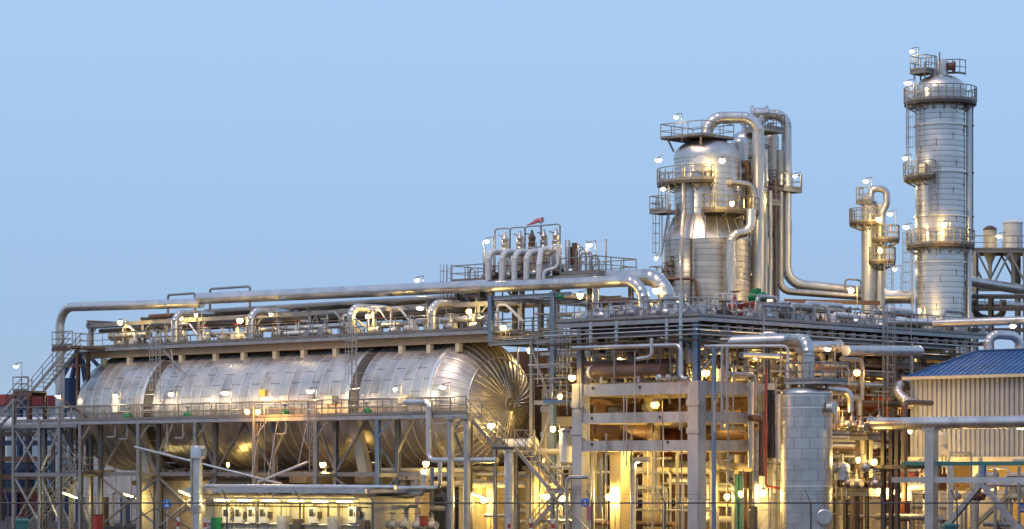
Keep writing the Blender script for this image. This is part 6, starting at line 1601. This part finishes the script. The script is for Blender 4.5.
LAMPS2 = [  # u, v, depth, power, kind, pole drop, label
 (679, 298, 178, 240, 'yellow', 1.6, 'lamp at the foot of the fat column left side'),
 (676, 117, 206, 220, 'white', 2.0, 'white floodlight above the fat column top deck'),
 (658.5, 160, 204, 160, 'white', 0, 'white lamp left of the fat column upper balcony'),
 (663, 189, 203.5, 200, 'white', 1.6, 'white lamp left of the fat column on the side deck'),
 (656, 258, 204, 160, 'white', 1.6, 'white lamp low on the left of the fat column'),
 (722, 160, 203, 360, 'yellow', 0, 'lamp on the fat column shoulder beside the ladder'),
 (732, 203, 201.5, 560, 'yellow', 0, 'lamp above the fat column lower balcony'),
 (757, 200, 208.5, 480, 'yellow', 0, 'lamp between the arching pipe and slim column'),
 (795, 176, 212, 160, 'white', 1.2, 'lamp on the platform round the looping pipe'),
 (866, 181, 210, 360, 'white', 1.2, 'white lamp over the slender column top'),
 (879, 219, 208.6, 480, 'yellow', 0, 'lamp between slender column and its right balcony'),
 (880, 250, 208.6, 420, 'yellow', 0, 'lamp below the slender column right balcony'),
 (890, 214, 210, 60, 'white', 1.6, 'small white lamp right of the slender column balcony'),
 (851, 290, 192, 460, 'yellow', 1.4, 'lamp on the sloping lines left of the slender column'),
 (880, 311, 184, 420, 'yellow', 2.0, 'brightest lamp at the foot of the slender column'),
 (895, 269, 205, 70, 'white', 3.2, 'small white lamp left of the tall column middle'),
 (803, 311, 186, 560, 'yellow', 1.2, 'lamp on the pipe deck right of the green motor'),
 (797, 318, 184, 150, 'yellow', .8, 'lower lamp on the pipe deck right of the green motor'),
 (912, 51, 202, 160, 'white', 1.6, 'white floodlight at the very top of the tall column'),
 (908, 83, 201, 120, 'white', 1.6, 'white lamp at the tall column top balcony'),
 (905, 158, 201, 160, 'white', 1.6, 'white lamp at the tall column middle balcony'),
 (906, 227, 201, 160, 'white', 1.4, 'white lamp at the tall column lower balcony'),
 (944, 224, 199.5, 330, 'yellow', 1.3, 'lamp against the tall column front above the lower balcony'),
 (919, 310, 197, 460, 'yellow', 1.4, 'lamp at the foot of the tall column left side'),
 (999, 236, 213, 70, 'white', 0.9, 'small white lamp between the two silos'),
 (1013, 326, 171, 90, 'white', 0, 'small white lamp under the long bright pipe by the arch'),
 (638, 459, 172, 600, 'yellow', 0, 'bright lamp under the lowest concrete beam'),
 (857, 372, 170, 480, 'sodium', 1.4, 'orange lamp glowing left of the blue-roofed shed'),
 (836, 408, 164, 120, 'sodium', 0, 'orange lamp at the right shoulder of the front vessel'),
 (828, 349, 172, 120, 'white', 1.0, 'white lamp under the short brown-ended pipe'),
 (741, 493, 170, 260, 'yellow', 2.2, 'lamp low in the bay left of the red fire main'),
 (763, 492, 167, 320, 'yellow', 2.2, 'bright lamp low beside the front vessel left side'),
 (727, 496, 172, 160, 'yellow', 2.2, 'dimmer lamp low in the cream elbow bay'),
 (884, 429, 172, 110, 'yellow', 1.2, 'lamp just under the silver crossing pipe, left one'),
 (910, 430, 173, 90, 'yellow', 1.2, 'lamp just under the silver crossing pipe, right one'),
 (858, 459, 165, 140, 'yellow', 1.0, 'lamp on the cream upright vessel'),
 (874, 461, 166, 90, 'yellow', 1.0, 'lamp right of the cream upright vessel'),
 (892, 491, 166, 280, 'yellow', 2.2, 'left lamp of the pair low under the pipe bridge'),
 (904, 495, 167, 160, 'yellow', 2.2, 'right lamp of the pair low under the pipe bridge'),
 (991, 491, 170, 480, 'yellow', 2.4, 'lamp under the pipe bridge between raking struts'),
 (956, 497, 172, 380, 'yellow', 2.2, 'lamp under the pipe bridge left of the raking struts'),
 (1013, 497, 172, 160, 'yellow', 2.2, 'lamp under the pipe bridge by the right blue sign'),
 (926, 472, 174, 200, 'yellow', 1.6, 'lamp behind the pipe bridge column'),
 (894, 405, 184, 160, 'sodium', 1.2, 'orange lamp between the dark red exchangers'),
 (862, 352, 188, 520, 'yellow', 0, 'fill lamp added under the deck left of the round-ended pipe'),  # from here down: fill lamps added to brighten the deck and its bays
 (800, 362, 176, 420, 'yellow', 0, 'fill lamp added under the deck behind the bright elbow'),
 (908, 345, 191, 460, 'yellow', 0, 'fill lamp added under the deck right of the round-ended pipe'),
 (755, 358, 172, 420, 'yellow', 0, 'fill lamp added under the deck by the J-shaped pipe'),
 (835, 318, 187, 420, 'yellow', 1.2, 'fill lamp added on the pipe deck below the low brown rack'),
 (770, 300, 205, 300, 'yellow', 1.2, 'fill lamp added at the foot of the looping pipe'),
 (706, 372, 171, 500, 'yellow', 0, 'fill lamp added inside the pipe deck right bay'),  # hidden fill lamps, added inside and behind the frames
 (620, 358, 176, 500, 'yellow', 0, 'fill lamp added inside the pipe deck front bay'),
 (730, 420, 176, 120, 'yellow', 0, 'fill lamp added behind the slim uprights'),
 (600, 440, 178, 120, 'yellow', 0, 'fill lamp added behind the left concrete column'),
 (690, 500, 178, 600, 'yellow', 2.2, 'fill lamp added low behind the concrete corner column'),
 (530, 350, 186, 500, 'yellow', 0, 'fill lamp added inside the open steel frame'),
 (545, 460, 182, 420, 'yellow', 0, 'fill lamp added behind the pot vessel'),
]
for u, v, dep, pw, kd, drop, lab in LAMPS2:
    p = D(u, v, dep)
    lamp(p, ('yellow ' if kd == 'yellow' else '') + lab, pw, kd, None if drop == 0 else (p.x, p.y, max(.02, p.z - drop)))
# street lamps on tall posts
for i, (u, v, dep) in enumerate(((655, 404, 162),)):
    p = D(u, v, dep)
    lamp(p, 'orange street lamp on a tall thin post before the concrete frame', 130, 'sodium', (p.x, p.y, 0), size=.24, name='street_lamp')
p = D(1022, 427, 160)
lamp(p, 'bright white floodlight at the right end before the shed wall', 110, 'white', (p.x + 1.2, p.y, 0), size=.24, name='street_lamp')
TB = [((63, 493), (77, 498), .5, 'under the stair tower'), ((124, 494), (136, 498), 1.8, 'below the drum left end'), ((179, 491), (191, 496), .4, 'on the tan store wall'), ((472, 494), (484, 498), 1.0, 'among the round columns'), ((700 - 67, 460), (645, 460), 2.8, 'below the lowest concrete beam')]
for a, b, y, lab in TB:
    tube_lamp(A(*a, y), A(*b, y), 'glowing tube lamp ' + lab, 170)
for i, u in enumerate((222, 244, 270, 296, 320, 345)):
    x = AX(u, sy - .95); a = Vector((x - .75, sy - .95, hz - .78))
    tube_lamp(a, a + Vector((1.5, 0, 0)), 'tube lamp under the hut roof edge, ' + ('first from the grey mast', 'second from the grey mast', 'third from the grey mast', 'third from the right end', 'second from the right end', 'rightmost')[i], 75, 'tube lamps under the hut roof')

for i, (v, y, r, m) in enumerate(((488, -3.6, .14, PIPEW), (491, -3.2, .12, BLUEST), (494, -3.4, .16, PIPEW), (497, -3.0, .1, GALV))):
    pipe('grey pipe from the hut roof to the round columns, %s' % ('top one', 'second down', 'third down', 'lowest')[i], [A(366 + 6 * i, v, y), A(440 - 8 * i, v, y), A(440 - 8 * i, 462 + 6 * i, y)], r, m, .4, 'pipe bundle right of the hut')

o = link('small_bore_piping', mesh_of(FINE, GALV)); tag(o, 'mass of thin bare small-bore lines tangled through the lit bays', kind='stuff')

# conduits, pipes and gear along the hut front
random.seed(61)
for i in range(14):
    x = hx0 + 1 + i * (hx1 - hx0 - 2) / 13 + random.uniform(-.3, .3)
    rod('conduit', (x, sy - .12, .1 if i % 3 else .9), (x, sy - .12, hz - .7), random.choice((.03, .045, .06)), random.choice((GALV, STEEL, DARK, WHITE)), hut)
for z_, r_, m_ in ((hz - .95, .06, GALV), (hz - 1.15, .04, DARK), (.9, .08, PIPEW)):
    rod('conduit_run', (hx0 + .2, sy - .2, z_), (hx1 - .2, sy - .2, z_), r_, m_, hut)
for i, (u, w_, m_) in enumerate(((216, .35, GREEN), (283, .45, GALV), (297, .3, DARK), (334, .5, GALV), (364, .3, DARK))):
    x = AX(u, sy - .4); t = thing('equipment_cabinet', ('small green cabinet at the hut left end beside the mast', 'grey cabinet between the switch boxes', 'dark narrow cabinet left of the lone switch box', 'wide grey cabinet right of the lone switch box', 'dark narrow cabinet at the hut right end')[i], 'cabinet', (x, sy - .4, 0))
    part('body', MB().box(x - w_, sy - .55, .08, x + w_, sy - .16, 1.25 + .2 * (i % 2)), m_, t)
    part('door_panel', MB().box(x - w_ * .85, sy - .58, .2, x + w_ * .85, sy - .55, 1.12 + .2 * (i % 2)), m_, t)
    part('plinth', MB().box(x - w_ * .95, sy - .52, 0, x + w_ * .95, sy - .18, .08), CONC, t)
